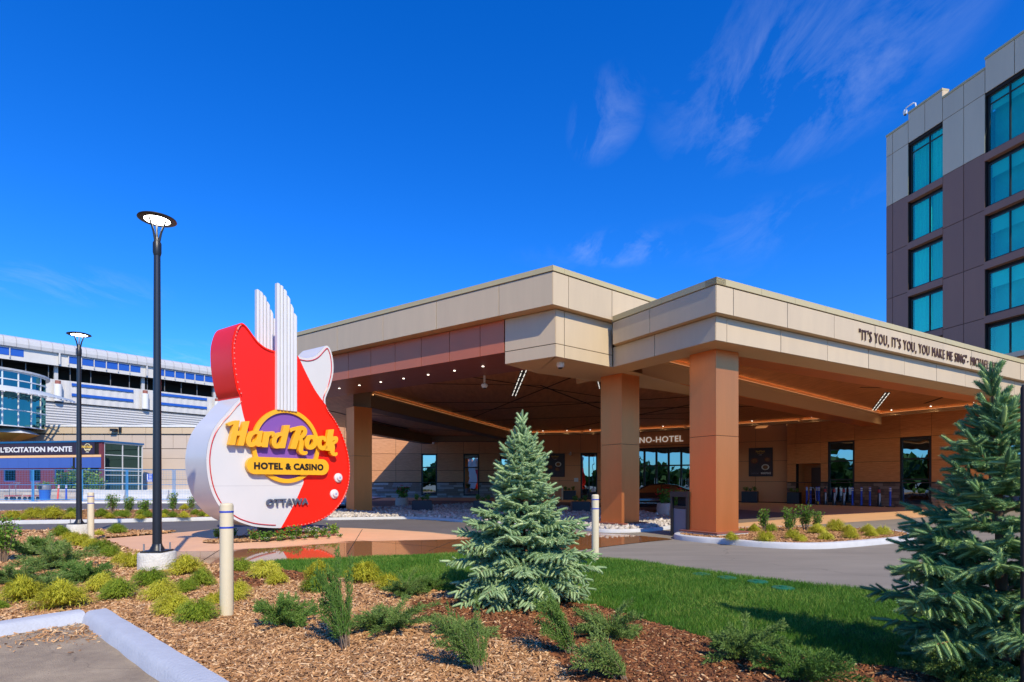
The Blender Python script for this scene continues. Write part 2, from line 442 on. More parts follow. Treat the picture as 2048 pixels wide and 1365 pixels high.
M_brn = mat('hotel_brown_panel', S(142,100,78), 0.45, var=0.05, vscale=0.8, stretch=(1.5,1.5,0.25), rnd=0.05)
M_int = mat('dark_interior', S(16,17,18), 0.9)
M_white = mat('white_paint', S(222,222,220), 0.4, var=0.015, vscale=2)
G_hotel = glassmat('hotel_glass', (0.35, 1.0, 0.62), (0.85, 1.0, 0.96), 0.24)
G_cas = glassmat('casino_glass', (0.50, 0.70, 0.82), (0.05, 0.07, 0.07), 0.62)
G_teal = glassmat('teal_glass', (0.14, 0.40, 0.42), (0.05, 0.30, 0.32), 0.55)
M_curt = mat('teal_tinted_curtain', S(56,250,228), 0.8, var=0.05, vscale=2, rnd=0.2)
M_led = emission('led_strip', (1.0, 0.42, 0.14), 0.5)
M_cove = emission('cove_strip', (1.0, 0.52, 0.22), 4.0)
M_ledw = emission('led_white', (1.0, 0.95, 0.85), 1.0)
M_dl = emission('downlight', (1.0, 0.9, 0.75), 4.0)

# ---------------------------------------------------------------- ground, roads, kerbs
def sheet(name, poly, z, m):
    b = MB(); b.add([(x, y, z) for x, y in poly], [tuple(range(len(poly)))])
    o = b.build(name, m); o['kind'] = 'structure'
    if o.data.polygons[0].normal.z < 0: o.data.flip_normals()
    return o
def kerb(name, path, wd, h, m, closed=False, z0=0.0, slope=0.0):
    n = len(path); b = MB(); prof = [(-slope, z0-0.02), (-slope*0.3, h-0.045), (0.012, h-0.014), (0.045, h), (wd-0.02, h), (wd, h-0.02), (wd, z0-0.02)]
    P = [Vector(p) for p in path]; vs = []
    for i in range(n):
        if closed: t = P[(i+1) % n]-P[i-1]
        else: t = P[min(i+1, n-1)]-P[max(i-1, 0)]
        t.normalize(); nn = Vector((-t.y, t.x))
        for o_, z in prof: q = P[i]+nn*o_; vs.append((q.x, q.y, z))
    k = len(prof); fs = []
    for i in range(n if closed else n-1):
        j = (i+1) % n
        for q in range(k-1): fs.append((i*k+q, j*k+q, j*k+q+1, i*k+q+1))
    if not closed: fs.append(tuple(range(k))); fs.append(tuple(range((n-1)*k, n*k))[::-1])
    b.add(vs, fs); o = b.build(name, m, smooth=0.7); o['kind'] = 'structure'; return o
def ccw(p):
    A = sum(p[i][0]*p[(i+1) % len(p)][1]-p[(i+1) % len(p)][0]*p[i][1] for i in range(len(p)))
    return p if A > 0 else p[::-1]

sheet('ground', [(900*math.cos(t*math.pi/24), 900*math.sin(t*math.pi/24)) for t in range(48)], 0.0, M_asph)
PLAZA = [(-10.46,14.35),(-7.72,11.62),(-6.16,10.38),(-5.18,9.71),(-4.81,9.80),(-4.20,9.85),(-3.00,10.35),(-1.70,10.85),(-0.60,11.1),(0.54,11.3),(1.54,12.2),(2.35,12.99),(3.36,13.87),(4.07,14.41),(3.96,14.73),(3.23,15.57),(2.49,16.10),(1.84,16.58),(0.90,15.57),(-0.18,14.60),(-1.18,15.07),(-2.35,16.34),(-3.70,17.28),(-5.11,17.94),(-6.83,18.33),(-8.70,18.54),(-9.53,16.34)]
def plaza_mat():
    m = mat('tan_plaza_concrete', S(226,176,134), 0.72, var=0.06, vscale=1.3, bump=0.15, bscale=60, spec=0.35)
    t = m.node_tree; b = t.nodes['Principled BSDF']
    src = b.inputs['Base Color'].links[0].from_socket; rsrc = b.inputs['Roughness'].links[0].from_socket
    g = t.nodes.new('ShaderNodeNewGeometry'); sxy = t.nodes.new('ShaderNodeSeparateXYZ'); t.links.new(g.outputs['Position'], sxy.inputs[0])
    ns_ = t.nodes.new('ShaderNodeTexNoise'); ns_.inputs['Scale'].default_value = 0.9; ns_.inputs['Detail'].default_value = 5
    mpp = t.nodes.new('ShaderNodeMapping'); mpp.inputs['Scale'].default_value = (0.45, 1.1, 1); t.links.new(g.outputs['Position'], mpp.inputs[0]); t.links.new(mpp.outputs[0], ns_.inputs['Vector'])
    # water that ran off the lawn: wet along the lawn edge and below the sign
    def mth(op, a, b_=None, cl=False):
        q = t.nodes.new('ShaderNodeMath'); q.operation = op; q.use_clamp = cl
        for i, s_ in enumerate((a, b_)):
            if s_ is None: continue
            if isinstance(s_, (int, float)): q.inputs[i].default_value = s_
            else: t.links.new(s_, q.inputs[i])
        return q.outputs[0]
    edge = mth('ADD', mth('MULTIPLY', sxy.outputs['X'], 0.55), 15.7)        # line of the wet front
    d = mth('SUBTRACT', edge, sxy.outputs['Y'])
    d = mth('ADD', d, mth('MULTIPLY', mth('SUBTRACT', ns_.outputs['Fac'], 0.5), 3.4))
    wet = mth('MULTIPLY', d, 3.0, True)
    mr = t.nodes.new('ShaderNodeMix'); mr.data_type = 'RGBA'; t.links.new(wet, mr.inputs['Factor']); t.links.new(src, mr.inputs['A'])
    mr.inputs['B'].default_value = (*S(152,100,60), 1); t.links.new(mr.outputs['Result'], b.inputs['Base Color'])
    ro = t.nodes.new('ShaderNodeMix'); ro.data_type = 'FLOAT'; t.links.new(wet, ro.inputs['Factor']); t.links.new(rsrc, ro.inputs['A']); ro.inputs['B'].default_value = 0.04
    t.links.new(ro.outputs['Result'], b.inputs['Roughness'])
    bp = [n_ for n_ in t.nodes if n_.type == 'BUMP'][0]
    st = mth('MULTIPLY', mth('SUBTRACT', 1.0, wet), 0.15); t.links.new(st, bp.inputs['Strength'])
    return m
pz = sheet('plaza', PLAZA, 0.012, plaza_mat())
for ja, jb in (((-1.30, 14.9), (-1.75, 11.9)), ((-4.6, 17.5), (-3.3, 11.4)), ((-8.2, 18.2), (-5.6, 10.2)), ((-3.9, 14.2), (-0.9, 12.1)), ((0.7, 15.3), (1.2, 12.4))):   # saw-cut joints
    fj = Fr(ja, (jb[0]-ja[0], jb[1]-ja[1])); lj = math.hypot(jb[0]-ja[0], jb[1]-ja[1])
    sheet('plaza_joint', [fj.xy(0, -0.008), fj.xy(lj, -0.008), fj.xy(lj, 0.008), fj.xy(0, 0.008)], 0.0145, M_back)
sheet('forecourt', [(-22,53.9),(3,53.9),(7,48.3),(18,40.9),(24,32.2),(27,29.5),(22.3,29),(17.1,23.6),(13.5,21.4),(11.1,19.9),(7.1,17.7),(5.9,20.4),(6.2,25.4),(5.3,28),(2.8,30),(-.66,31.1),(-3.3,34),(-7.2,28.5),(-9,26.6),(-22,40)], 0.004, mat('forecourt_concrete', S(216,170,122), 0.75, var=0.07, vscale=0.9, bump=0.2, bscale=60))
sheet('drive_lane', [(-22,37),(-7,34.5),(0,36),(5,32.5),(8,27),(7.0,22.0),(7.95,20.1),(11.8,23.2),(13.7,25.4),(12.7,27.5),(12,30.5),(5,41),(-5,45),(-22,45)], 0.008, M_lane)
road = sheet('road', [(-60,28.2),(-24,29.6),(-14,29.2),(-9,27.4),(-7.5,30),(-10,36),(-20,39.2),(-60,39.2)], 0.004, M_road2)
sheet('near_road', [(-60,15.9),(-18,16.2),(-12,16.9),(-9.4,16.6),(-8.6,18.7),(-6.8,18.5),(-5.0,18.1),(-3.6,17.5),(-2.3,16.6),(-1.1,15.3),(-0.2,14.9),(0.8,15.8),(1.7,16.7),(1.2,18.3),(-1.7,20.2),(-3,21.7),(-4.1,22.4),(-8,21.6),(-11,21.5),(-14.3,20.2),(-20.4,18.8),(-60,15.9)], 0.004, M_road2)

ISLAND = ccw([(-7.33,21.71),(-6.60,21.83),(-4.11,22.60),(-2.93,21.83),(-1.61,20.37),(-0.40,19.19),(0.75,18.65),(1.76,18.19),(2.21,17.01),(2.56,16.34),(3.39,16.34),(4.42,17.01),(5.17,17.94),(5.93,20.37),(6.16,25.39),(5.31,27.97),(2.79,30.00),(-0.66,31.13),(-1.86,33.00),(-3.26,34.02),(-4.29,31.73),(-6.01,30.56),(-7.22,28.45),(-8.98,26.61)])
RISL = ccw([(4.07,14.41),(4.56,13.64),(4.90,13.42),(5.35,12.79),(5.98,12.36),(6.67,12.31),(7.31,12.55),(8.35,13.10),(9.30,13.64),(9.90,14.04),(10.43,14.73),(10.65,15.42),(10.60,16.02),(9.95,16.75),(9.29,17.10),(8.00,17.37),(6.60,16.84),(5.15,16.02),(4.38,15.28)])
LISL = ccw([(-26.40,18.0),(-20.40,18.97),(-17.38,19.64),(-14.29,20.37),(-11.26,21.71),(-9.34,22.92),(-8.44,25.00),(-8.84,26.19),(-14.60,27.97),(-19.95,28.45),(-23.57,27.19),(-30.10,25.27)])
SI, SR, SL_ = (smooth_loop(p, 2) for p in (ISLAND, RISL, LISL))
kerb('kerb', SI, 0.16, 0.10, M_kerb, True); kerb('kerb', SR, 0.17, 0.13, M_kerb, True); kerb('kerb', SL_, 0.16, 0.13, M_kerb, True)
IN_I, IN_R, IN_L = (offset_loop(p, 0.15) for p in (SI, SR, SL_))
sheet('stone_bed', IN_I, 0.06, mat('bed_grit', S(150,142,132), 0.95, var=0.2, vscale=12, bump=0.8, bscale=40))
sheet('island_bed', IN_R, 0.105, M_soil); sheet('island_bed', IN_L, 0.105, M_soil)

# the lot in front and its kerbs, the planting bed and the lawn
CK = Vector((-4.46, 6.27)); DL = Vector((-0.60, -0.80)); DRt = Vector((0.735, -0.678)).normalized()
LAWN = [(-4.65,9.75),(-4.15,10.05),(-3.00,10.50),(-1.70,11.00),(-0.65,11.25),(1.33,10.72),(1.78,10.38),(2.46,9.71),(2.97,9.02),(3.33,8.51),(3.83,8.09),(4.13,7.67),(4.89,7.21),(5.7,6.15),(7.4,4.9),(6.4,3.0),(4.59,3.55),(3.45,4.02),(2.91,4.26),(2.45,4.46),(2.20,4.67),(1.90,4.84),(1.62,5.32),(1.34,5.75),(0.99,6.42),(0.45,6.74),(-0.39,7.02),(-0.93,7.33),(-1.55,7.86),(-2.35,8.25),(-3.08,8.68),(-3.94,9.27)]
CKb = CK+(DL+DRt)*0.08
BED = [tuple(CKb), tuple(CKb+DL*7), (-30,0.7), (-30,15.6), (-18.64,16.02),(-14.70,16.34),(-12.28,16.75),(-9.96,16.34),(-9.60,16.30),(-10.46,14.35),(-7.72,11.62),(-6.16,10.38),(-5.18,9.71),(-4.65,9.75)]+LAWN[:15:-1]+[(6.4,3.0),(6.0,1.5),(0.65,1.5),tuple(CKb+DRt*5.0)]
sheet('planting_bed', BED, 0.045, M_soil)
sheet('lawn_ground', LAWN, 0.052, M_soil2)
sheet('parking_lot', [tuple(CK), tuple(CK+DL*7), (-9,-6), (6,-6), (2,0.2), tuple(CK+DRt*7)], 0.004, M_lot)
P0 = CK
pa = [tuple(CK+DL*7), tuple(CK+DL*3), tuple(CK+DL*0.001), tuple(CK+DRt*0.15), tuple(CK+DRt*2), tuple(CK+DRt*7)]
def straight_kerb(A, B):
    n = 60; t_ = (B-A).normalized(); nn = Vector((-t_.y, t_.x)); return kerb('kerb', [tuple(A+(B-A)*(i/n)+nn*0.006*math.sin(i*0.9)*math.sin(i*0.37)) for i in range(n+1)], 0.20, 0.115, M_kerbp, slope=0.05)
CKk = CK+(DL+DRt)*0.25
straight_kerb(CKk, CKk+DRt*7)
straight_kerb(CKk+DL*7, CKk).location.z = -0.004

# pavement on the far side of the road
sheet('pavement', [(-60,39.4),(-20,39.4),(-11,37.5),(-12,53.5),(-60,57)], 0.10, M_conc)
kerb('kerb', [(-11,37.4),(-20,39.25),(-60,39.25)][::-1], 0.2, 0.12, mat('white_kerb', S(225,224,218), 0.8, var=0.05))

# ---------------------------------------------------------------- wall builders
def clad(parent, fr, As, Zs, m, name='panel', b0=0.02, th=0.025, gap=0.018, skip=(), mfun=None):
    for i in range(len(As)-1):
        for j in range(len(Zs)-1):
            ca, cz = (As[i]+As[i+1])/2, (Zs[j]+Zs[j+1])/2
            if any(s_[0] < ca < s_[1] and s_[2] < cz < s_[3] for s_ in skip): continue
            mm = mfun(ca, cz) if mfun else m
            jt = R.uniform(0, 0.005)
            MB().fbox(fr, As[i]+gap/2, As[i+1]-gap/2, b0, b0+th+jt, Zs[j]+gap/2, Zs[j+1]-gap/2).build(name, mm, parent)
def unit_stone(m):
    b = MB().box((0, 0, 0), (1, 1, 1)); me = b.mesh('stone', m); return me
def masonry(parent, fr, a0, a1, z0, z1, rows, lmin, lmax, mats, b0, th, skip=(), name='stone', gap=0.012):
    ms = [unit_stone(m) for m in mats]; h = (z1-z0)/rows
    for r in range(rows):
        a = a0-R.uniform(0, lmax)
        while a < a1:
            ln = R.uniform(lmin, lmax); s0, s1 = max(a, a0), min(a+ln, a1); a += ln
            segs = [(s0, s1)]
            for q in skip:
                ns_ = []
                for u0, u1 in segs:
                    if q[1] <= u0 or q[0] >= u1: ns_.append((u0, u1)); continue
                    if u0 < q[0]: ns_.append((u0, q[0]))
                    if u1 > q[1]: ns_.append((q[1], u1))
                segs = ns_
            for u0, u1 in segs:
                if u1-u0 < 0.06: continue
                t = th*R.uniform(0.75, 1.15)
                o = bpy.data.objects.new(name, R.choice(ms))
                x, y, z = fr.pt((u0+u1)/2, b0+t/2, z0+h*(r+0.5))
                o.location = (x, y, z); o.rotation_euler = (0, 0, fr.rz); o.scale = (u1-u0-gap, t, h-gap)
                link(o, parent)
def window(parent, fr, a0, a1, z0, z1, glass, fm, mull=(), trans=(), b=0.0, fw=0.07, fd=0.10, name='window', back=0.5):
    """framed window; each light of glass is a pane of its own"""
    f = MB()
    f.fbox(fr, a0, a0+fw, b-fd, b, z0, z1); f.fbox(fr, a1-fw, a1, b-fd, b, z0, z1)
    f.fbox(fr, a0+fw, a1-fw, b-fd, b-0.001, z0, z0+fw); f.fbox(fr, a0+fw, a1-fw, b-fd, b-0.001, z1-fw, z1)
    As = [a0+fw/2]+list(mull)+[a1-fw/2]; Zs = [z0+fw/2]+list(trans)+[z1-fw/2]
    for q in mull: f.fbox(fr, q-fw/2, q+fw/2, b-fd, b-0.004, z0+fw, z1-fw)
    for q in trans: f.fbox(fr, a0+fw, a1-fw, b-fd, b-0.007, q-fw/2.5, q+fw/2.5)
    o = f.build(name, fm, parent)
    for i in range(len(As)-1):
        for j in range(len(Zs)-1):
            MB().fbox(fr, As[i]+0.01, As[i+1]-0.01, b-fd*0.6, b-fd*0.6+0.012, Zs[j]+0.01, Zs[j+1]-0.01).build('pane', glass, o)
    return o

# ---------------------------------------------------------------- entrance wing of the casino (right wall, copper wall, left wall)
cas = thing('casino_building', (10, 45, 0), 'single storey casino wing with wood cladding, copper wall and stone base behind the canopy', 'building')
def walls(fr, a0, a1, top, holes):
    """backing wall with openings cut as separate boxes"""
    b = MB(); hs_ = sorted(holes); a = a0
    for h0, h1, z0, z1 in hs_:
        if h0 > a: b.fbox(fr, a, h0, -0.30, 0.0, 0, top)
        b.fbox(fr, h0, h1, -0.30, 0.0, z1, top)
        if z0 > 0.02: b.fbox(fr, h0, h1, -0.30, 0.0, 0, z0)
        a = h1
    if a1 > a: b.fbox(fr, a, a1, -0.30, 0.0, 0, top)
    return b
FR = Fr((19.05, 39.35), (0.537, -0.843), 1)
if FR.n.x > 0: FR = Fr((19.05, 39.35), (0.537, -0.843), -1)
wr_h = [(0.64, 2.34, 0.02, 2.70), (2.81, 4.46, 0.16, 4.10), (7.02, 8.61, 0.20, 4.06), (11.2, 12.8, 0.2, 4.06)]
walls(FR, 0, 15, 6.4, wr_h).build('wall', M_back, cas)
As = [0, 0.64, 2.34, 2.81, 4.46, 7.02, 8.61, 11.2, 12.8, 15]
clad(cas, FR, As, [1.47, 2.70, 4.08, 5.5, 6.4], M_wood, 'wood_panel', skip=wr_h)
MB().fbox(FR, 0, 15, 0.02, 0.09, 1.41, 1.46).build('stone_cap', mat('stone_cap', S(70,60,54), 0.7), cas)
masonry(cas, FR, 0, 15, 0.0, 1.40, 8, 0.3, 0.62, M_br, 0.005, 0.07, skip=[(0.64, 2.34), (2.81, 4.46), (7.02, 8.61), (11.2, 12.8)], name='block')
for h0, h1, z0, z1 in wr_h[1:]:
    o = window(cas, FR, h0, h1, z0, z1, G_cas, M_frame, trans=(2.82, 1.62), b=0.03, fw=0.11, fd=0.14)
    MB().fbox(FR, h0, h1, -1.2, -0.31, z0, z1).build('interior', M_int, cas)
    MB().fbox(FR, h0-0.03, h1+0.03, 0.0, 0.16, 0.0, z0-0.004).build('sill', M_br[0], cas)
nb = MB(); nb.fbox(FR, 0.64, 2.34, -1.15, -1.0, 0, 2.7); nb.fbox(FR, 0.54, 0.64, -1.0, -0.302, 0, 2.7); nb.fbox(FR, 2.34, 2.44, -1.0, -0.302, 0, 2.7); nb.fbox(FR, 0.64, 2.34, -1.0, -0.302, 2.7, 2.8)
nb.build('niche', M_wood, cas)
MB().fbox(FR, 1.15, 2.28, -0.99, -0.94, 0.02, 2.45).build('door', M_brownmetal, cas)

FC = Fr((18.9, 40.14), (-0.819, 0.574)); FC = FC if FC.n.y < 0 else Fr((18.9, 40.14), (-0.819, 0.574), -1)
DO0, DO1 = 5.95, 11.2
fc_h = [(DO0, DO1, 0.02, 4.20)]
walls(FC, -0.5, 13.85, 6.4, fc_h).build('wall', M_back, cas)
clad(cas, FC, [-0.5, 1.6, 3.8, DO0, 7.7, 9.45, DO1, 13.85], [0.05, 1.50, 2.98, 4.38, 5.5, 6.4], M_copw, 'copper_panel', skip=[(DO0, DO1, 0, 4.3)])
MB().fbox(FC, DO0, DO1, 0.02, 0.045, 4.21, 4.36).build('panel', M_copw, cas)
MB().fbox(FC, -0.53, -0.50, -0.55, 0.045, 0, 6.4).build('corner_return', mat('rust_return', S(120,58,34), 0.5), cas)
dm = [DO0+0.12+k*(DO1-DO0-0.24)/5 for k in range(1, 5)]
ew = window(cas, FC, DO0, DO1, 0.02, 4.20, G_cas, M_frame, mull=dm, trans=(2.78,), b=-0.05, fw=0.13, fd=0.16, name='entrance_glazing')
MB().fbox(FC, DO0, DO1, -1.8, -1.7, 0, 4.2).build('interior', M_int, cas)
for q in dm[::2]+[dm[0]-0.5]:
    for s_ in (-0.09, 0.09):
        b = MB().tube([FC.pt(q+s_, -0.03, 0.95), FC.pt(q+s_, 0.03, 1.0), FC.pt(q+s_, 0.03, 1.75), FC.pt(q+s_, -0.03, 1.8)], 0.02, 6)
        b.build('door_handle', mat('steel', S(200,200,200), 0.3, metal=0.8), ew)
FCr = Fr(FC.xy(13.85), (0.819, -0.574)); FCr = FCr if (FCr.n-FC.n).length < 0.1 else Fr(FCr.P, FCr.d, -1)
text_on(FCr, 13.85-11.95, 13.85-6.86, 4.63, 'CASINO-HOTEL', 0.46, 0.05, 0.06, emission('pale_letters', (0.80, 0.74, 0.66), 0.42), cas, bold=0.004, spacing=1.1)

FC2 = Fr(FC.xy(13.85), (-0.974, 0.225)); FC2 = FC2 if FC2.n.y < 0 else Fr(FC.xy(13.85), (-0.974, 0.225), -1)
c2_h = [(0.35, 1.75, 0.02, 3.95)]
walls(FC2, 0, 5.6, 6.4, c2_h).build('wall', M_back, cas)
clad(cas, FC2, [0, 0.35, 1.75, 3.6, 5.6], [0.05, 1.60, 2.90, 3.95, 5.5, 6.4], M_copw, 'copper_panel', skip=[(0.35, 1.75, 0, 3.95)])
window(cas, FC2, 0.35, 1.75, 0.02, 3.95, G_cas, M_frame, mull=(1.05,), b=-0.03, fw=0.11, fd=0.14, name='door')
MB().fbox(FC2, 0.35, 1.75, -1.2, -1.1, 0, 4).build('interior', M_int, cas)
MB().fbox(FC2, 5.6, 5.63, -4.6, 0.03, 0, 6.4).build('corner_return', MATS['rust_return'], cas)

FL = Fr((3.0, 54.0), (-1.0, 0.0)); FL = FL if FL.n.y < 0 else Fr((3.0, 54.0), (-1.0, 0.0), -1)
fl_h = [(3.0-0.35, 3.0+0.51+0.6, 0.18, 4.15), (6.12, 7.60, 0.18, 4.15), (10.11, 11.59, 0.18, 4.15)]
walls(FL, 0, 27, 7.2, fl_h).build('wall', M_back, cas)
clad(cas, FL, [0, 2.65, 4.11, 6.12, 7.60, 10.11, 11.59, 14.02, 16.45, 18.9, 21.3, 23.7, 27], [1.47, 2.56, 4.16, 5.6, 7.2], M_woodL, 'wood_panel', skip=fl_h, gap=0.03)
MB().fbox(FL, 0, 27, 0.02, 0.10, 1.41, 1.46).build('stone_cap', MATS['stone_cap'], cas)
masonry(cas, FL, 0, 20, 0.0, 1.40, 7, 0.45, 1.35, M_st, 0.005, 0.09, skip=[(q[0], q[1]) for q in fl_h])
for h0, h1, z0, z1 in fl_h:
    window(cas, FL, h0, h1, z0, z1, G_cas, M_frame, trans=(2.86,), b=0.03, fw=0.13, fd=0.14)
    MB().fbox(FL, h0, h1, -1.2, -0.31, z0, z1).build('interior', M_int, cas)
    MB().fbox(FL, h0-0.03, h1+0.03, 0.0, 0.16, 0.0, z0-0.004).build('sill', M_conc, cas)
cr = MB(); cr.prism([(3.4,54.5),(8,49.4),(19,41),(26.9,28.6),(34,40),(30,62),(-24,62),(-24,54.6)], 6.38, 6.5)
cr.build('roof', M_conc, cas)

# ---------------------------------------------------------------- entrance canopy
can = thing('entrance_canopy', (4, 22, 0), 'tan panelled porte-cochere canopy on square copper columns with a song quote on its fascia', 'canopy')
ZS = 4.79
class FrX(Fr): pass
def face(P, d):
    f = Fr(P, d); mid = f.pt(1, 1, 0)
    # outward side is the one nearer the camera
    g = Fr(P, d, -1); m2 = g.pt(1, 1, 0)
    return f if math.hypot(mid[0], mid[1]) < math.hypot(m2[0], m2[1]) else g
dBR = (0.777, 0.629); dBL = (-0.810, 0.586); dWR = (0.862, 0.507); dWL = (-0.507, 0.862)
BR = face((1.16, 15.11), dBR); BL = face((1.16, 15.11), dBL); WR = face((4.79, 13.38), dWR); WLf = face((4.79, 13.38), dWL)
BRu = face((1.056, 14.74), dBR); BLu = face((1.056, 14.74), dBL); WRu = face((4.71, 13.12), dWR); WLu = face((4.71, 13.12), dWL)
def steps(first, sp, end):
    a = [0.0, first]
    while a[-1]+sp < end-0.3: a.append(a[-1]+sp)
    return a+[end]
def fascia(fr, As, Zs, m, th=0.03):
    clad(can, fr, As, Zs, m, 'fascia_panel', b0=-th, th=th, gap=0.02)
    MB().fbox(fr, As[0]+0.06, As[-1]-0.02, -0.10, -th-0.004, Zs[0]+0.02, Zs[-1]-0.01).build('backing', M_back, can)
EBL = 15.0; EWR = 25.0
fascia(BL, [0, 1.68], [ZS, 5.14, 6.06], M_tan)
fascia(BL, [1.70]+steps(0.88, 1.2, EBL-1.7)[1:] and [1.70+q for q in steps(0.88, 1.2, EBL-1.7)], [5.12, 6.06], M_red)
fascia(BR, [0, 0.32, 2.26], [ZS, 5.14, 6.06], M_tan)
fascia(BLu, steps(1.75, 2.37, EBL+0.3), [6.06, 6.92], M_tan)
fascia(BRu, [0, 0.57, 2.30, 4.03, 5.76, 7.5, 9.2, 11], [6.06, 6.92], M_tan)
fascia(WLf, [0, 1.99, 3.66], [ZS, 5.372], M_tan)
fascia(WR, steps(0.39, 2.07, EWR), [ZS, 5.372], M_tan)
fascia(WLu, [0, 2.14, 3.62], [5.372, 6.016], M_tan)
fascia(WRu, steps(0.59, 2.07, EWR), [5.372, 6.016], M_tan)
def coping(fr, As, z0, z1):
    for i in range(len(As)-1):
        MB().fbox(fr, As[i]+(0.003 if i else -0.028), As[i+1]-0.003, -0.30, 0.028, z0, z1).build('coping', M_cap, can)
coping(BLu, steps(3.1, 3.0, EBL+0.3), 6.935, 7.07); coping(BRu, [0, 0.4, 3.2, 6.2, 11], 6.936, 7.071)
coping(WLu, [0, 1.7, 3.62], 6.03, 6.18); coping(WRu, steps(1.6, 1.35, EWR), 6.031, 6.181)
# undersides of the overhangs and closing walls behind the upper fascias
def flat(poly, z, th, m, name):
    b = MB(); b.prism(poly, z, z+th); return b.build(name, m, can)
P2 = lambda fr, a, b: fr.xy(a, b)
def soff(fr_out, fr_in, A0, A1, z, m):
    flat([fr_out.xy(A0, -0.03), fr_out.xy(A1, -0.03), fr_in.xy(A1, -0.04), fr_in.xy(A0, -0.04)], z+0.004, 0.02, m, 'soffit_panel')
soff(BLu, BL, 0.02, EBL, 6.06, M_tan2); soff(BRu, BR, 0.02, 2.3, 6.061, M_tan2)
soff(WLu, WLf, 0.02, 3.6, 5.372, M_tan2); soff(WRu, WR, 0.02, EWR, 5.373, M_tan2)
# soffits at the bottom
inter = (2.93, 16.54)
flat([BL.xy(0, -0.03), BL.xy(1.68, -0.03), BL.xy(1.68, -1.6), BR.xy(9.0, -1.56), BR.xy(9.0, -0.75), inter, BR.xy(0.0, -0.03)], ZS+0.003, 0.03, M_tan2, 'soffit_panel')
flat([WLf.xy(0.0, -0.03), WLf.xy(3.66, -0.03), WLf.xy(4.2, -0.80), WLf.xy(0.80, -0.80)], ZS+0.004, 0.03, M_tan2, 'soffit_panel')
flat([WR.xy(0.0, -0.03), WR.xy(0.86, -0.86), WR.xy(EWR, -0.78), WR.xy(EWR, -0.03)], ZS+0.002, 0.03, M_tan2, 'soffit_panel')
MB().fbox(WR, 1.5, EWR, -1.7, -0.80, ZS+0.03, 5.50).build('beam', M_cop, can)
MB().fbox(WR, 1.7, EWR, -1.9, -1.71, ZS+0.22, 5.50).build('beam', M_tan2, can)
MB().fbox(WLf, 0.9, 6.5, -0.95, -0.81, ZS+0.03, 5.50).build('beam', M_tan2, can)
flat([BL.xy(1.69, -0.03), BL.xy(EBL, -0.03), BL.xy(EBL, -2.35), BL.xy(1.0, -2.35), BL.xy(1.69, -1.55)], 5.13, 0.03, M_redso, 'soffit_panel')
MB().fbox(BL, 1.0, EBL, -2.45, -2.36, 5.131, 5.60).build('beam', M_redso, can)
MB().fbox(BR, -0.36, 9.0, -1.66, -1.565, ZS+0.002, 5.6).build('beam', M_tan2, can)
def downlamp(x, y, z, watt):
    # the lamp inside a ceiling downlight
    la = bpy.data.lights.new('downlight_lamp', 'SPOT'); la.energy = watt*2.5; la.spot_size = math.radians(150); la.spot_blend = 0.8; la.shadow_soft_size = 0.05; la.color = (1.0, 0.78, 0.52)
    o_ = bpy.data.objects.new('downlight_lamp', la); COL.objects.link(o_); o_.location = (x, y, z)
    o_.parent = can; o_.matrix_parent_inverse = WM[can.name].inverted()
for k in range(12):
    x, y, z = BL.pt(2.2+k*1.2, -1.15, 5.124)
    if k < 10:
        b = MB().lathe((x, y, z-0.008), [(0.038, 0), (0.038, 0.012)], 12); b.build('downlight', M_dl, can); downlamp(x, y, z-0.02, 5)
# inner beams
def cove(f, ln, s_, w0, z1):
    # warm strip in a trough on the beam, its lip toward the room
    MB().fbox(f, 0.15, ln-0.1, min(s_*(w0+0.004), s_*(w0+0.05)), max(s_*(w0+0.004), s_*(w0+0.05)), z1-0.17, z1-0.155).build('light_strip', M_cove, can)
    MB().fbox(f, 0.15, ln-0.1, min(s_*(w0+0.001), s_*(w0+0.075)), max(s_*(w0+0.001), s_*(w0+0.075)), z1-0.185, z1-0.171).build('trough', M_tan2, can)
    MB().fbox(f, 0.15, ln-0.1, min(s_*(w0+0.06), s_*(w0+0.075)), max(s_*(w0+0.06), s_*(w0+0.075)), z1-0.170, z1-0.125).build('trough_lip', M_tan2, can)
    MB().fbox(f, 0.15, ln-0.1, min(s_*(w0+0.061), s_*(w0+0.074)), max(s_*(w0+0.061), s_*(w0+0.074)), z1-0.124, z1-0.108).build('light_strip', M_led, can)
def beam(A, B, wd, z0, z1, m, m2, led=0, name='beam'):
    f = Fr(A, (B[0]-A[0], B[1]-A[1])); ln = math.hypot(B[0]-A[0], B[1]-A[1])
    MB().fbox(f, 0, ln, -wd/2, wd/2, z0, z1).build(name, m, can)
    MB().fbox(f, 0, ln, -wd/2+0.02, wd/2-0.02, z0-0.02, z0-0.002).build('beam_soffit', m2, can)
    for s_ in ((-1, 1) if led == 2 else (led,) if led else ()): cove(f, ln, s_, wd/2, z1)
    return f, ln
ZC = 5.55
BA = (3.75, 18.35); BAe = (21.2, 33.6)
beam(BA, BAe, 1.1, ZS+0.03, ZC-0.001, M_tan2, M_cop, 2)
beam((-6.75, 25.6), (-0.24, 45.6), 0.9, ZS+0.03, ZC-0.001, mat('bronze_beam', S(132,112,88), 0.4), M_brownmetal, 2)
beam((-10.6, 37.5), (-7.4, 50.0), 0.8, ZS+0.05, ZC-0.001, MATS['bronze_beam'], M_brownmetal, 0)
MB2 = [(-7.6, 50.2), (-3.0, 50.4)]
beam((-7.6, 50.3), (0.3, 50.3), 0.7, ZS+0.26, ZC-0.001, MATS['bronze_beam'], M_brownmetal, 0)
wallbeam = [(-0.24, 46.1), (5.6, 45.3), (12.6, 41.2), (18.6, 36.6), (21.4, 33.2), (25.2, 27.5)]
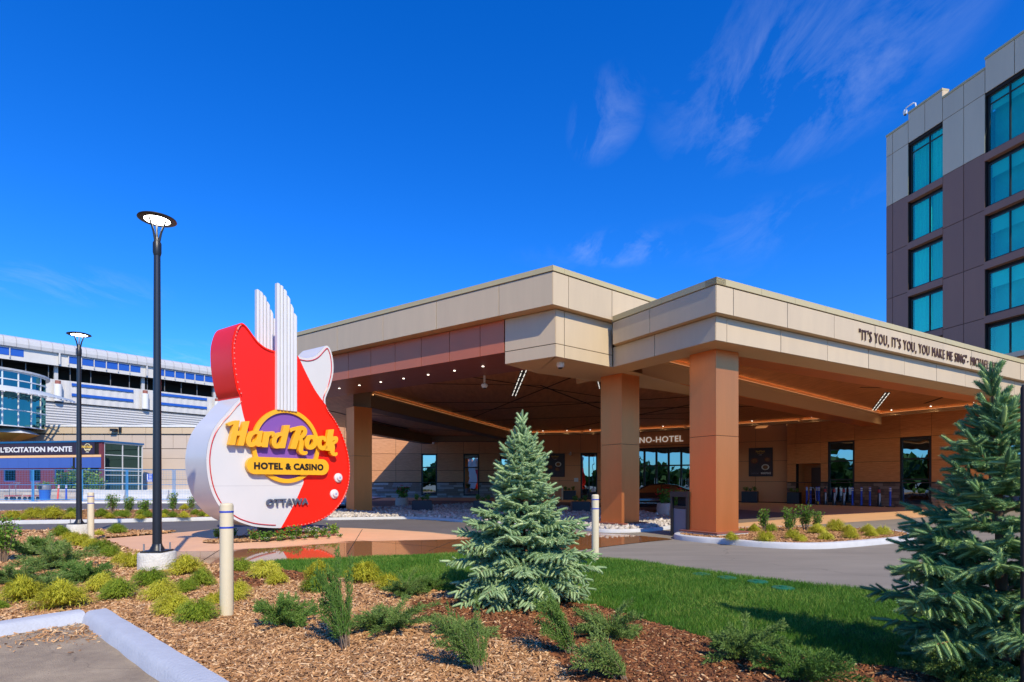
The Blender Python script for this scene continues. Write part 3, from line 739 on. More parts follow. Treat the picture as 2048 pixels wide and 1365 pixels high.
for i in range(len(wallbeam)-1):
    f, ln = beam(wallbeam[i], wallbeam[i+1], 0.35, ZS+0.50, ZC-0.002, M_tan2, M_tan2, 0)
    cove(f, ln, 1, 0.175, ZC)
    for k in range(int(ln/1.9)):
        x, y, z = f.pt(0.9+k*1.9, 0.55, ZC-0.03)
        MB().lathe((x, y, z), [(0.035, 0), (0.035, 0.02)], 10).build('downlight', M_dl, can); downlamp(x, y, z-0.01, 8)
# timber ceiling in long panels with black reveals between them
CE = [BL.xy(0.8, -1.2), BL.xy(EBL-0.1, -1.2), (-13.5, 40), (-8.5, 53.6), (3.0, 53.6), (7.3, 48.0), (18.4, 40.2), (25.9, 28.4), WR.xy(EWR-0.2, -0.5), WR.xy(0.4, -0.5), WLf.xy(3.4, -0.5), BR.xy(2.0, -0.6)]
cb = MB(); cb.prism(ccw(CE), ZC, ZC+0.12); cb.build('ceiling', M_woodc, can)
def reveal(A, B, wd=0.09, m=None, z=0.012):
    f = Fr(A, (B[0]-A[0], B[1]-A[1])); ln = math.hypot(B[0]-A[0], B[1]-A[1])
    MB().fbox(f, 0, ln, -wd/2, wd/2, ZC-z, ZC-0.001).build('ceiling_reveal', m or M_back, can)
for A, B in [((-3.3,20.6),(4.7,27.6)), ((-6.2,23.4),(1.2,24.0)), ((1.2,24.0),(9.0,40)), ((-4.5,29.2),(5.5,29.0)), ((-3.5,33),(9,27)), ((2.4,22),(-2.5,36)), ((-2.4,38),(12,33)), ((4,44),(10,28.5)), ((6,36),(15,37.5)), ((6.5,31.5),(14,30.5)),
             ((11,20.8),(17,22.4)), ((9.5,18.8),(11.5,21.8)), ((15,24.5),(22,25.4)), ((19.8,24.2),(21.4,29.5)), ((-11,30),(-8,44)), ((-10,41),(-2.5,47)), ((-9.5,34),(-5.2,37))]:
    reveal(A, B, R.choice((0.07, 0.09, 0.12)))
def lightslot(A, B):
    reveal(A, B, 0.24, M_back, 0.014)
    f = Fr(A, (B[0]-A[0], B[1]-A[1])); ln = math.hypot(B[0]-A[0], B[1]-A[1])
    b = MB()
    for k in range(7):
        b.fbox(f, ln*k/7+0.05, ln*(k+0.75)/7, -0.09, -0.06, ZC-0.028, ZC-0.016); b.fbox(f, ln*k/7+0.12, ln*(k+0.85)/7, 0.06, 0.09, ZC-0.028, ZC-0.016)
    b.build('light_slot', M_ledw, can)
lightslot((0.47, 20.3), (0.08, 27)); lightslot((3.4, 22.2), (3.9, 24.8)); lightslot((5.0, 18.6), (6.9, 21.8)); lightslot((17.1, 25.9), (20.6, 32.4))
# roof decks so the sun does not fall through
rb = MB(); rb.prism(ccw([BLu.xy(0.1, -0.2), BLu.xy(EBL, -0.2), (-13.5, 40), (-8.5, 53.7), (3.0, 53.7), (7.3, 48.3), (18.6, 40.5), BRu.xy(11, -0.2)]), 6.7, 6.85); rb.build('roof_deck', M_conc, can)
rb = MB(); rb.prism(ccw([WRu.xy(0.3, -0.2), WRu.xy(EWR, -0.2), (26.2, 28.3), (18.6, 40.3), (2.6, 17.0), WLu.xy(3.6, -0.2)]), 5.75, 5.9); rb.build('roof_deck', M_conc, can)
# the quote
text_on(WRu, 5.93, 15.4, 5.50, '"IT\'S YOU, IT\'S YOU, YOU MAKE ME SING"- MICHAEL BUBL\u00c9', 0.30, 0.004, 0.03, mat('bronze_letters', S(84,56,42), 0.45), can, bold=0.0, spacing=1.22)
# columns
def column(P, d1, d2, sz, ztop, zbase=0.0):
    """near corner P, faces along d1 (right) and d2 (left)"""
    d1 = Vector(d1).normalized(); d2 = Vector(d2).normalized(); P = Vector(P)
    c = P+(d1+d2)*sz/2
    f = Fr(tuple(c), tuple(d1))
    co = MB().fbox(f, -sz/2+0.03, sz/2-0.03, -sz/2+0.03, sz/2-0.03, zbase, ztop).build('column', M_back, can)
    zz = [zbase+0.20, 2.62, ztop-0.002]
    for j in range(2):
        z0, z1 = zz[j]+(0.012 if j else 0), zz[j+1]
        for sgn in (-1, 1):
            MB().fbox(f, -sz/2, sz/2, sgn*(sz/2-0.015)-0.015, sgn*(sz/2-0.015)+0.015, z0, z1).build('cladding_panel', M_cop, co)
            MB().fbox(f, sgn*(sz/2-0.015)-0.014, sgn*(sz/2-0.015)+0.014, -sz/2+0.032, sz/2-0.032, z0, z1).build('cladding_panel', M_cop, co)
    MB().fbox(f, -sz/2-0.17, sz/2+0.17, -sz/2-0.17, sz/2+0.17, zbase, zbase+0.165).build('plinth', M_conc, co, bevel=0.01)
    MB().fbox(f, -sz/2-0.19, sz/2+0.19, -sz/2-0.19, sz/2+0.19, zbase+0.168, zbase+0.20).build('plinth_cap', mat('plinth_cap', S(140,84,66), 0.6), co)
    return co
column((5.10, 14.22), dWR, dWL, 0.85, ZS+0.001)
column((3.353, 17.4), dBR, (-0.629, 0.777), 0.85, ZS+0.001)
column((-6.97, 25.1), dBR, (-0.629, 0.777), 0.85, ZS+0.02)

# small fittings under the canopy
def dome_cam(loc, label, drop=0.0):
    t = thing('security_camera', loc, label, 'security camera', 'security cameras'); x, y, z = loc
    b = MB().lathe((x, y, z-0.05), [(0.10, 0), (0.11, 0.05)], 16); b.build('mount', M_white, t, smooth=0.6)
    if drop: MB().tube([(x, y, z-0.05), (x, y, z-drop)], 0.035, 8).build('stem', M_white, t)
    b = MB().lathe((x, y, z-drop-0.16), [(0.03, 0), (0.08, 0.02), (0.11, 0.07), (0.11, 0.13), (0.06, 0.17)], 16); b.build('dome', [M_white], t, smooth=0.6)
    b = MB().lathe((x, y, z-drop-0.185), [(0.01, 0), (0.05, 0.01), (0.07, 0.035)], 16); b.build('lens', M_black, t, smooth=0.6)
dome_cam((1.35, 15.85, ZS), 'white dome camera under the tan corner block of the canopy')
dome_cam((-0.95, 19.6, ZC), 'white dome camera hanging on a stem from the timber ceiling', 0.70)
def wall_lamp(fr, a, z, label):
    x, y, _ = fr.pt(a, 0.05, z); t = thing('wall_light', (x, y, z), label, 'wall light', 'lights and cameras on the casino walls')
    MB().fbox(fr, a-0.06, a+0.06, 0.046, 0.08, z-0.08, z+0.1).build('bracket', M_white, t)
    MB().fbox(fr, a-0.03, a+0.03, 0.08, 0.30, z+0.02, z+0.08).build('arm', M_white, t)
    c = fr.pt(a, 0.28, z-0.2); MB().lathe(c, [(0.05, 0), (0.13, 0.03), (0.14, 0.14), (0.08, 0.21)], 14).build('housing', mat('pale_grey_plastic', S(200,196,190), 0.5), t, smooth=0.6)
wall_lamp(FR, 5.95, 5.15, 'pale camera housing on wood wall between the two tall windows')
wall_lamp(FL, 10.4, 5.25, 'pale camera housing high on the far wood wall above the windows')
wall_lamp(FC2, 2.6, 3.95, 'small white lamp on copper wall beside the dark double door')
# posters
def poster(fr, a0, a1, z0, z1, label, dish):
    x, y, _ = fr.pt((a0+a1)/2, 0.05, z0); t = thing('poster_frame', (x, y, z0), label, 'poster', 'posters on the copper wall')
    MB().fbox(fr, a0, a1, 0.046, 0.11, z0, z1).build('frame', M_black, t)
    dk = mat('poster_dark', S(34,24,34), 0.35, col2=S(70,36,36), vscale=1.3)
    MB().fbox(fr, a0+0.05, a1-0.05, 0.112, 0.116, z0+0.05, z1-0.05).build('print', dk, t)
    gold = mat('poster_gold', S(205,160,50), 0.5); wh = mat('poster_white', S(225,220,215), 0.5); wm_ = a1-a0
    sgn = -1 if fr.d.x < 0 else 1
    f2 = Fr(fr.xy(a1 if sgn < 0 else a0), (fr.d*sgn), 1); f2 = f2 if (f2.n-fr.n).length < 0.1 else Fr(f2.P, f2.d, -1)
    text_on(f2, wm_*0.30, wm_*0.68, z1-0.32, 'Hard Rock', 0.15, 0.118, 0.006, gold, t, 'lettering', bold=0.004, joined=True)
    text_on(f2, wm_*0.36, wm_*0.62, z1-0.43, 'HOTEL & CASINO', 0.05, 0.118, 0.006, gold, t, 'lettering', joined=True)
    text_on(f2, wm_*0.43, wm_*0.56, z1-0.53, 'OTTAWA', 0.04, 0.118, 0.006, wh, t, 'lettering', joined=True)
    for (pa, pz, r, c) in dish:
        ring = []
        for k in range(20):
            q = 2*math.pi*k/20; ring.append((pa*wm_+r*math.cos(q), z0+pz*(z1-z0)+r*0.8*math.sin(q)))
        MB().fprism(f2, ring, 0.118, 0.122).build('picture', c, t)
        ring = [(pa*wm_+(p[0]-pa*wm_)*0.7, z0+pz*(z1-z0)+(p[1]-z0-pz*(z1-z0))*0.7) for p in ring]
        MB().fprism(f2, ring, 0.123, 0.126).build('picture', mat('food_brown', S(150,90,50), 0.6, col2=S(90,70,30), vscale=9), t)
    return t, f2, wm_, z0, z1, wh
fb = mat('food_red', S(120,50,36), 0.6, col2=S(70,34,26), vscale=7); pl = mat('plate', S(200,196,186), 0.4)
t_, f2, wm_, z0, z1, wh = poster(FC, 0.45, 2.05, 1.88, 3.92, 'dark food poster on copper wall beside the tall front column', [(0.24, 0.55, 0.27, fb), (0.78, 0.58, 0.22, fb), (0.70, 0.32, 0.26, pl)])
text_on(f2, wm_*0.52, wm_*0.93, z0+0.16, 'MARKETPLACE', 0.13, 0.118, 0.006, wh, t_, 'lettering', bold=0.004, joined=True)
text_on(f2, wm_*0.10, wm_*0.42, z0+0.16, 'COUNCIL OAK', 0.10, 0.118, 0.006, mat('poster_grey', S(120,110,120), 0.5), t_, 'lettering', joined=True)
t_, f2, wm_, z0, z1, wh = poster(FC2, 3.1, 4.75, 1.92, 3.92, 'dark food poster on copper wall left of the double door', [(0.66, 0.54, 0.26, pl), (0.24, 0.42, 0.22, fb), (0.62, 0.32, 0.22, fb)])
text_on(f2, wm_*0.10, wm_*0.40, z0+0.2, 'Hard Rock', 0.12, 0.118, 0.006, wh, t_, 'lettering', joined=True)
x, y, _ = FC2.pt(2.05, 0.05, 1.6)
tag(MB().fbox(FC2, 1.95, 2.3, 0.046, 0.12, 1.5, 1.82).build('wall_box', M_white, bevel=0.01), 'small white electrical box on copper wall beside the double door', 'wall box')
# ---------------------------------------------------------------- hotel tower
hot = thing('hotel_tower', (28, 39, 0), 'tall hotel block with grey and plum panels and teal windows rising behind the canopy', 'building')
HF = Fr((25.7, 39.0), (0.218, -0.976), 1)
if HF.n.x > 0: HF = Fr((25.7, 39.0), (0.218, -0.976), -1)
floors = [(20.31, 23.52)]+[(20.31-3.1*k, 20.31-3.1*k+2.40) for k in range(1, 5)]
bays = [(1.68, 4.04), (6.58, 9.70), (12.0, 14.4)]
hb = MB(); a = 0.0
for b0_, b1_ in bays:
    hb.fbox(HF, a, b0_, -0.5, 0, 0, 25.0); hb.fbox(HF, b0_, b1_, -0.5, -0.001, 23.53, 25.0); hb.fbox(HF, b0_, b1_, -0.5, -0.001, 0, 7.9)
    for k in range(1, 5): hb.fbox(HF, b0_, b1_, -0.5, -0.25, 20.31-3.1*k+2.41, 20.31-3.1*(k-1)-0.01)
    a = b1_
hb.fbox(HF, a, 17, -0.5, 0, 0, 25.0); hb.fbox(HF, 0, 17, -14, -4.0, 0, 24.9); hb.fbox(HF, -0.0, 0.3, -4.0, -0.5, 0, 24.95)
hb.build('wall', M_back, hot)
hA = [0, 0.51, 1.68, 4.04, 5.35, 6.58, 9.70, 11, 12, 14.4, 17]; hZ = [1, 4.6, 7.7, 10.85, 13.95, 17.05, 20.30, 23.70]
hsk = [(b0_, b1_, 0, 23.5) for b0_, b1_ in bays]
clad(hot, HF, hA, hZ, None, 'panel', skip=hsk, gap=0.035, th=0.04, mfun=lambda a_, z_: M_grey if z_ > 20.3 else M_brn)
for i in range(len(hA)-1):
    hi = 25.62 if any(b0_-0.01 <= hA[i] < b1_ for b0_, b1_ in bays) else 25.08
    mids = [hA[i], (hA[i]+hA[i+1])/2, hA[i+1]] if hA[i+1]-hA[i] > 2 else [hA[i], hA[i+1]]
    clad(hot, HF, mids, [23.70, hi], M_grey, 'panel', gap=0.035, th=0.04)
    MB().fbox(HF, hA[i], hA[i+1], -0.45, 0.10, hi+0.005, hi+0.13).build('coping', M_cap, hot)
    MB().fbox(HF, hA[i]+0.005, hA[i+1]-0.005, -0.4, 0.015, 24.9, hi).build('parapet', M_tan, hot)
def curtain(fr, a0, a1, z0, z1, b):
    n = int((a1-a0)/0.045); vs = []; fs = []
    for i in range(n+1):
        a_ = a0+(a1-a0)*i/n; o_ = b+0.035*math.sin(i*1.15)+R.uniform(-0.012, 0.012)
        vs += [fr.pt(a_, o_, z0), fr.pt(a_, o_, z1)]
        if i: fs.append((2*i-2, 2*i, 2*i+1, 2*i-1))
    return MB().add(vs, fs)
for bi, (b0_, b1_) in enumerate(bays):
    ms = [(b0_+0.25+b1_)/2+0.05] if bi != 1 else [b0_+1.2, b0_+2.2]
    for k, (z0, z1) in enumerate(floors):
        wdw = window(hot, HF, b0_+0.06, b1_-0.02, z0, z1, G_hotel, M_frame, mull=ms, trans=((23.02,) if k == 0 else ()), b=-0.10, fw=0.06, fd=0.10)
        if bi == 0:
            curtain(HF, b0_+0.15, ms[0]-0.03, z0+0.06, z1-0.05, -0.30).build('curtain', M_curt, wdw); curtain(HF, ms[0]+0.06, b1_-0.1, z0+0.06, z1-0.05, -0.30).build('curtain', M_curt, wdw)
        else:
            dz = R.choice((0.75, 0.8, 0.85))
            if k < 4: MB().fbox(HF, b0_+0.15, b1_-0.1, -0.30, -0.28, z1-dz, z1).build('blind', M_curt, wdw)
        MB().fbox(HF, b0_, b1_, -0.72, -0.70, z0-0.4, z1+0.4).build('interior', mat('room_wall', S(40,200,186), 0.9, var=0.2, vscale=0.9), hot)
        if k: MB().fbox(HF, b0_-0.05, b1_+0.02, -0.24, 0.085, z1+0.22, z1+0.64).build('spandrel', M_brn, hot)
MB().fbox(HF, 6.5, 17, 0.1, 0.75, 8.15, 8.42).build('ledge', M_tan, hot)
clad(hot, HF, [6.6, 8.2, 9.8, 11.4, 13, 15, 17], [6.2, 8.12], M_wood, 'wood_panel', b0=0.6, th=0.04)
x, y, z = HF.pt(1.62, 0.05, 25.7)
hc = thing('security_camera', (x, y, z), 'white swan-neck camera on the roof edge of the hotel', 'security camera')
MB().tube([HF.pt(2.2, 0.0, 25.6), HF.pt(2.2, 0.05, 26.0), HF.pt(2.05, 0.05, 26.12), HF.pt(1.55, 0.05, 26.14), HF.pt(1.45, 0.05, 26.05)], 0.04, 8).build('arm', M_white, hc, smooth=0.8)
MB().lathe(HF.pt(1.45, 0.05, 25.72), [(0.05, 0), (0.10, 0.04), (0.12, 0.13), (0.12, 0.26), (0.07, 0.34)], 14).build('housing', M_white, hc, smooth=0.6)
MB().lathe(HF.pt(1.45, 0.05, 25.67), [(0.02, 0), (0.07, 0.02), (0.08, 0.06)], 12).build('lens', M_black, hc, smooth=0.6)

# ---------------------------------------------------------------- grandstand behind, on the left
gs = thing('grandstand', (-54, 76, 0), 'long white racetrack grandstand with rolled metal roof and blue strip windows', 'building')
GF = Fr((-54.3, 75.0), (0.616, 0.788)); GF = face((-54.3, 75.0), (0.616, 0.788))
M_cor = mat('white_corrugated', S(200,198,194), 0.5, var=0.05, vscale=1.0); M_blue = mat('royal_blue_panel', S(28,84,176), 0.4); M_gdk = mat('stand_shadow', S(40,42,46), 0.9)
M_cor2 = mat('silver_siding', S(186,186,186), 0.4, var=0.04)
def corr(fr, a0, a1, z0, z1, b, pitch, horiz=False):
    vs = []; fs = []
    if not horiz:
        n = int((a1-a0)/pitch)
        for i in range(n+1):
            o_ = b+(0.035 if (i//2) % 2 else 0.0); a_ = a0+(a1-a0)*i/n
            vs += [fr.pt(a_, o_, z0), fr.pt(a_, o_, z1)]
            if i: fs.append((2*i-2, 2*i, 2*i+1, 2*i-1))
    else:
        n = int((z1-z0)/pitch)
        for i in range(n+1):
            o_ = b+(0.10 if i % 2 else 0.0); z_ = z0+(z1-z0)*i/n
            vs += [fr.pt(a0, o_, z_), fr.pt(a1, o_, z_)]
            if i: fs.append((2*i-2, 2*i-1, 2*i+1, 2*i))
    return MB().add(vs, fs)
A0g, A1g = -34.0, 46.0
corr(GF, A0g, A1g, 11.4, 14.35, 0.0, 0.22).build('wall', M_cor, gs)
corr(GF, A0g, A1g, 6.0, 11.4, 0.15, 0.16, True).build('siding', M_cor2, gs)
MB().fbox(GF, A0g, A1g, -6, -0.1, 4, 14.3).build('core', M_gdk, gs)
MB().fbox(GF, A0g, A1g, 0.1, 0.32, 11.38, 11.55).build('rail', M_frame, gs)
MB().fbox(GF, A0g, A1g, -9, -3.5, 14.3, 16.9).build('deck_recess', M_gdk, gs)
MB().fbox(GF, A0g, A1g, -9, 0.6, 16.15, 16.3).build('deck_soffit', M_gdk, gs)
MB().fbox(GF, A0g, A1g, 0.5, 0.62, 16.0, 17.75).build('fascia', M_cor, gs)
vs = []; fs = []; ar = [(0.62, 17.5), (1.0, 17.55), (1.05, 17.95), (0.95, 18.4), (0.6, 18.75), (0.0, 18.95), (-2, 19.05), (-9, 19.0)]
for i, (b_, z_) in enumerate(ar):
    vs += [GF.pt(A0g, b_, z_), GF.pt(A1g, b_, z_)]
    if i: fs.append((2*i-2, 2*i-1, 2*i+1, 2*i))
MB().add(vs, fs).build('roof', M_cor2, gs)
k = A0g
while k < A1g:
    sm = MB()
    for i in range(len(ar)-2):
        p, q = GF.pt(k, ar[i][0]+0.03, ar[i][1]), GF.pt(k, ar[i+1][0]+0.03, ar[i+1][1]); p2, q2 = GF.pt(k+0.06, ar[i][0]+0.03, ar[i][1]), GF.pt(k+0.06, ar[i+1][0]+0.03, ar[i+1][1])
        sm.add([p, p2, q2, q], [(0, 1, 2, 3)])
    sm.build('roof_seam', M_gdk if False else mat('seam_grey', S(150,150,154), 0.5), gs); k += 1.15
a_ = -32.6
while a_ < 40:
    for q in range(6 if a_ > -12 or a_ < -14 else 4):
        MB().fbox(GF, a_+q*1.35, a_+q*1.35+1.22, 0.60, 0.66, 16.5, 17.35).build('window', M_blue, gs)
        MB().fbox(GF, a_+q*1.35-0.11, a_+q*1.35-0.03, 0.60, 0.80, 16.2, 17.5).build('bracket', M_cor, gs)
    MB().fbox(GF, a_+8.6, a_+8.75, 0.6, 1.0, 16.15, 17.6).build('bracket', M_cor, gs)
    MB().fbox(GF, a_+8.4, a_+8.8, -0.6, -0.2, 14.3, 16.2).build('post', M_cor2, gs)
    MB().fbox(GF, a_+0.4, a_+7.3, 0.12, 0.17, 13.75, 14.1).build('stripe', M_blue, gs); MB().fbox(GF, a_+0.4, a_+7.3, 0.12, 0.17, 12.45, 12.8).build('stripe', M_blue, gs)
    vt = MB().tube([GF.pt(a_+8.6, 0.55, 11.6), GF.pt(a_+8.6, 0.55, 13.7)], 0.42, 12); vt.build('vent_stack', M_white, gs, smooth=0.7)
    MB().tube([GF.pt(a_+8.6, 0.55, 13.71), GF.pt(a_+8.6, 0.55, 14.15)], 0.30, 12).build('vent_collar', mat('rust_collar', S(150,92,80), 0.7), gs)
    a_ += 9.7
for q in range(35): MB().fbox(GF, A0g+q*2.2, A0g+q*2.2+0.08, -0.3, -0.22, 14.35, 16.15).build('rail_post', mat('mid_grey', S(110,112,116), 0.6), gs)

# ---------------------------------------------------------------- beige hall in front of the grandstand
bh = thing('beige_hall', (-38, 60, 0), 'low beige panelled hall with white roof edge behind the brick pavilion', 'building')
TF = face((-80.0, 55.96), (0.9995, 0.030))
M_be = mat('beige_metal_panel', S(196,178,158), 0.5, var=0.03, vscale=0.5); M_be2 = mat('beige_band', S(200,178,146), 0.5, var=0.03)
MB().fbox(TF, 0, 68, -8, -0.02, 0.3, 7.0).build('wall', M_back, bh)
clad(bh, TF, [q*3.6 for q in range(19)], [6.32, 7.0], M_be2, 'band_panel', gap=0.03, th=0.06)
clad(bh, TF, [q*1.35 for q in range(51)], [4.85, 6.25], M_be, 'panel', gap=0.03, th=0.04)
clad(bh, TF, [0, 10, 18, 24, 30, 34, 38, 42, 44.4, 47.6, 51, 56, 62, 68], [0.4, 1.75, 2.75, 3.85, 4.82], M_be, 'panel', gap=0.03, th=0.04)
MB().fbox(TF, 0, 68, -8, 0.16, 7.02, 7.2).build('roof_edge', M_white, bh)
MB().fbox(TF, 0, 68, 0.0, 0.14, 6.255, 6.31).build('drip', M_frame, bh)
MB().fbox(TF, 42, 68, 0.0, 0.5, 0.1, 0.75).build('base', M_white, bh)
x, y, z = TF.pt(40.8, 0.1, 6.6)
fl = thing('security_camera', (x, y, z), 'black floodlight camera on the beige band of the hall', 'security camera')
MB().fbox(TF, 40.6, 40.85, 0.07, 0.2, 6.45, 6.95).build('bracket', M_black, fl); MB().fbox(TF, 40.0, 40.55, 0.2, 0.6, 6.55, 6.8).build('housing', M_black, fl)

# ---------------------------------------------------------------- brick pavilion with the banner
pv = thing('brick_pavilion', (-36.1, 50, 0), 'maroon brick pavilion with blue panel band and glazed corner behind the fence', 'building')
PL = face((-36.1, 50.0), (-0.978, 0.208)); PG = face((-36.1, 50.0), (0.19, 0.98))
M_bk = mat('maroon_brick', S(112,50,62), 0.85, var=0.15, vscale=8, bump=0.4, bscale=25)
M_bm = mat('blue_metal_panel', S(66,98,172), 0.45, var=0.03, vscale=0.6); M_bcap = mat('teal_blue_coping', S(24,92,142), 0.4)
pw = [(7.3, 8.45, 1.52, 2.63), (5.15, 6.15, 1.52, 2.63), (3.2, 4.05, 1.52, 2.63), (1.35, 1.85, 1.3, 2.63)]
def u2a(u): # positions read along the pavilion front
    t = (u-1024)/1138; return (t*50.0+36.1)/(-0.978-t*0.208)
pw = [(u2a(r), u2a(l), 1.52, 2.63) for l, r in ((6, 31), (58, 81), (108, 128), (161, 172))]
walls(PL, 0, 16, 5.0, sorted(pw)).build('wall', M_bk, pv)
for h in pw: window(pv, PL, h[0], h[1], h[2], h[3], G_teal, M_bm, b=-0.05, fw=0.07, fd=0.1); MB().fbox(PL, h[0], h[1], -0.9, -0.31, h[2], h[3]).build('interior', M_int, pv)
clad(pv, PL, [0]+[0.9+1.17*q for q in range(13)], [2.72, 3.66], M_bm, 'blue_panel', b0=0.01, th=0.04, gap=0.02)
clad(pv, PL, [0]+[0.9+1.17*q for q in range(13)], [3.67, 3.89], mat('apricot_band', S(238,190,136), 0.5), 'band_panel', b0=0.01, th=0.05, gap=0.012)
MB().fbox(PL, -0.05, 16, -0.4, 0.12, 5.001, 5.16).build('coping', M_bcap, pv)
br_ = MB()
for r in range(26):  # raised courses of the brickwork below the blue band
    pass
MB().fbox(PG, 0.0, 4.35, -3, -0.25, 0, 4.9).build('interior', M_int, pv)
MB().fbox(PG, -0.05, 4.45, -0.4, 0.12, 5.002, 5.16).build('coping', M_bcap, pv)
window(pv, PG, 0.02, 4.4, 0.3, 4.99, glassmat('green_glass', (0.10, 0.22, 0.24), (0.06, 0.18, 0.18), 0.5), mat('pale_mullion', S(200,205,205), 0.4), mull=[0.33, 2.2, 3.95], trans=[1.35, 2.1, 2.5, 2.75, 3.9], b=0.0, fw=0.08, fd=0.12, name='glazing')
MB().fbox(PG, 0.0, 4.4, -0.3, 0.0, 0, 0.295).build('base', M_conc, pv)
# banner
bn = thing('banner', PL.pt(5, 0.05, 3.95), 'dark purple banner with white French lettering across the brick pavilion', 'banner')
MB().fbox(PL, 0.62, 16, 0.06, 0.085, 3.93, 4.97).build('sheet', mat('banner_purple', S(50,40,66), 0.6, col2=S(40,34,50), vscale=0.6), bn)
BP = Fr(PL.xy(16), (0.978, -0.208)); BP = BP if (BP.n-PL.n).length < 0.1 else Fr(BP.P, BP.d, -1)
text_on(BP, 16-u2a(3), 16-u2a(146), 4.2, 'L\u2019EXCITATION MONTE', 0.44, 0.087, 0.01, M_white, bn, 'letter', bold=0.022)
text_on(BP, 16-u2a(165.5), 16-u2a(187), 4.50, 'Hard Rock', 0.2, 0.10, 0.01, mat('gold_print', S(232,190,80), 0.5), bn, 'lettering', bold=0.012, joined=True)
ca = 16-u2a(176.6)
def disc(fr, a, z, r0, r1, b0_, b1_, m, name, par, n=24):
    b = MB(); vs = []; fs = []
    for k in range(n):
        t = 2*math.pi*k/n; c, s_ = math.cos(t), math.sin(t)
        vs += [fr.pt(a+r0*c, b0_, z+r0*s_), fr.pt(a+r0*c, b1_, z+r0*s_), fr.pt(a+r1*c, b1_, z+r1*s_), fr.pt(a+r1*c, b0_, z+r1*s_)]
        for q in range(4): fs.append((4*k+q, 4*((k+1) % n)+q, 4*((k+1) % n)+(q+1) % 4, 4*k+(q+1) % 4))
    return b.add(vs, fs).build(name, m, par)
disc(BP, ca, 4.52, 0.30, 0.36, 0.087, 0.095, mat('pale_gold', S(230,214,160), 0.5), 'emblem_ring', bn)
MB().fbox(BP, ca-0.33, ca+0.33, 0.087, 0.10, 4.31, 4.41).build('emblem_bar', MATS['pale_gold'], bn)
text_on(BP, ca-0.16, ca+0.16, 4.06, 'OTTAWA', 0.08, 0.087, 0.01, M_white, bn, 'lettering', joined=True)

# ---------------------------------------------------------------- glass drum and its sunshade, far left
dr = thing('glass_drum', (-51.5, 53, 0), 'curved teal glass stair drum with louvred sunshade at left edge', 'building')
DC = (-52.2, 54.5)
def ringseg(c, r0, r1, z0, z1, t0, t1, n):
    b = MB(); vs = []; fs = []
    for i in range(n+1):
        t = t0+(t1-t0)*i/n; co, si = math.cos(t), math.sin(t)
        vs += [(c[0]+r0*co, c[1]+r0*si, z0), (c[0]+r1*co, c[1]+r1*si, z0), (c[0]+r1*co, c[1]+r1*si, z1), (c[0]+r0*co, c[1]+r0*si, z1)]
        if i:
            for q in range(4): fs.append((4*i-4+q, 4*i+q, 4*i+(q+1) % 4, 4*i-4+(q+1) % 4))
    fs.append((0, 1, 2, 3)); fs.append((4*n+3, 4*n+2, 4*n+1, 4*n))
    return b.add(vs, fs)
T0, T1 = -math.pi*0.9, math.pi*0.15
M_dfr = mat('white_mullion', S(215,218,220), 0.4)
MB().lathe((DC[0], DC[1], 6.7), [(5.0, 0), (5.0, 5.0)], 40).build('core', M_int, dr)
segs = 15
for i in range(segs):
    t0, t1 = T0+(T1-T0)*i/segs, T0+(T1-T0)*(i+1)/segs
    for z0, z1 in ((6.72, 8.2), (8.2, 9.9), (9.9, 11.0), (11.0, 11.75)):
        ringseg(DC, 5.95, 5.97, z0+0.03, z1-0.03, t0+0.006, t1-0.006, 2).build('pane', G_teal, dr)
    b = MB(); c, s_ = math.cos(t0), math.sin(t0); b.tube([(DC[0]+5.98*c, DC[1]+5.98*s_, 6.7), (DC[0]+5.98*c, DC[1]+5.98*s_, 11.8)], 0.07, 6); b.build('mullion', M_dfr, dr)
for z_ in (6.7, 8.2, 9.9, 11.0, 11.75): ringseg(DC, 5.92, 6.05, z_-0.05, z_+0.05, T0, T1, 40).build('transom', M_dfr, dr)
ringseg(DC, 0.1, 6.2, 11.81, 12.0, -math.pi, math.pi, 40).build('roof', M_cor2, dr)
for q in range(5): ringseg(DC, 6.5+q*0.42, 6.62+q*0.42, 10.1-q*0.13, 10.16-q*0.13+0.12, T0, T1+0.05, 44).build('louvre', M_dfr, dr)
for i in range(0, 30):
    t0 = T0+(T1-T0)*i/30; c, s_ = math.cos(t0), math.sin(t0)
    b = MB(); b.tube([(DC[0]+6.0*c, DC[1]+6.0*s_, 10.1), (DC[0]+8.4*c, DC[1]+8.4*s_, 9.5)], 0.05, 5); b.build('rib', M_dfr, dr)
# faceted porch roof below the drum
pr_ = thing('porch_roof', (-48, 50, 4), 'faceted white porch roof with ochre underside at left edge', 'porch roof')
A = (-58.0, 44.0); q = [(-74,51.0), (-48.2,51.8), (-45.9,53.5), (-46.6,56.2), (-74,56.2)]; q2 = [(-62,51.5), (-48.4,52.2), (-46.4,53.6), (-47,56), (-62,56)]
b = MB(); n = 5; b.add([(x, y, 5.45) for x, y in q2]+[(x, y, 6.1) for x, y in q]+[(x, y, 7.1) for x, y in [(-74,53.0),(-49,53.6),(-48.2,54.6),(-48.6,56.1),(-74,56.1)]], [(5+i, 5+(i+1) % n, 10+(i+1) % n, 10+i) for i in range(n)]+[(10, 11, 12, 13, 14)])
b.build('top', M_dfr, pr_)
b = MB(); b.add([(x, y, 6.09) for x, y in q]+[(x, y, 5.5) for x, y in [(-74,52.2),(-49,53),(-47.6,54),(-48.4,56),(-74,56)]], [(i, (i+1) % n, 5+(i+1) % n, 5+i) for i in range(n)]+[(5, 6, 7, 8, 9)])
b.build('underside', mat('ochre_metal', S(200,150,60), 0.5), pr_)

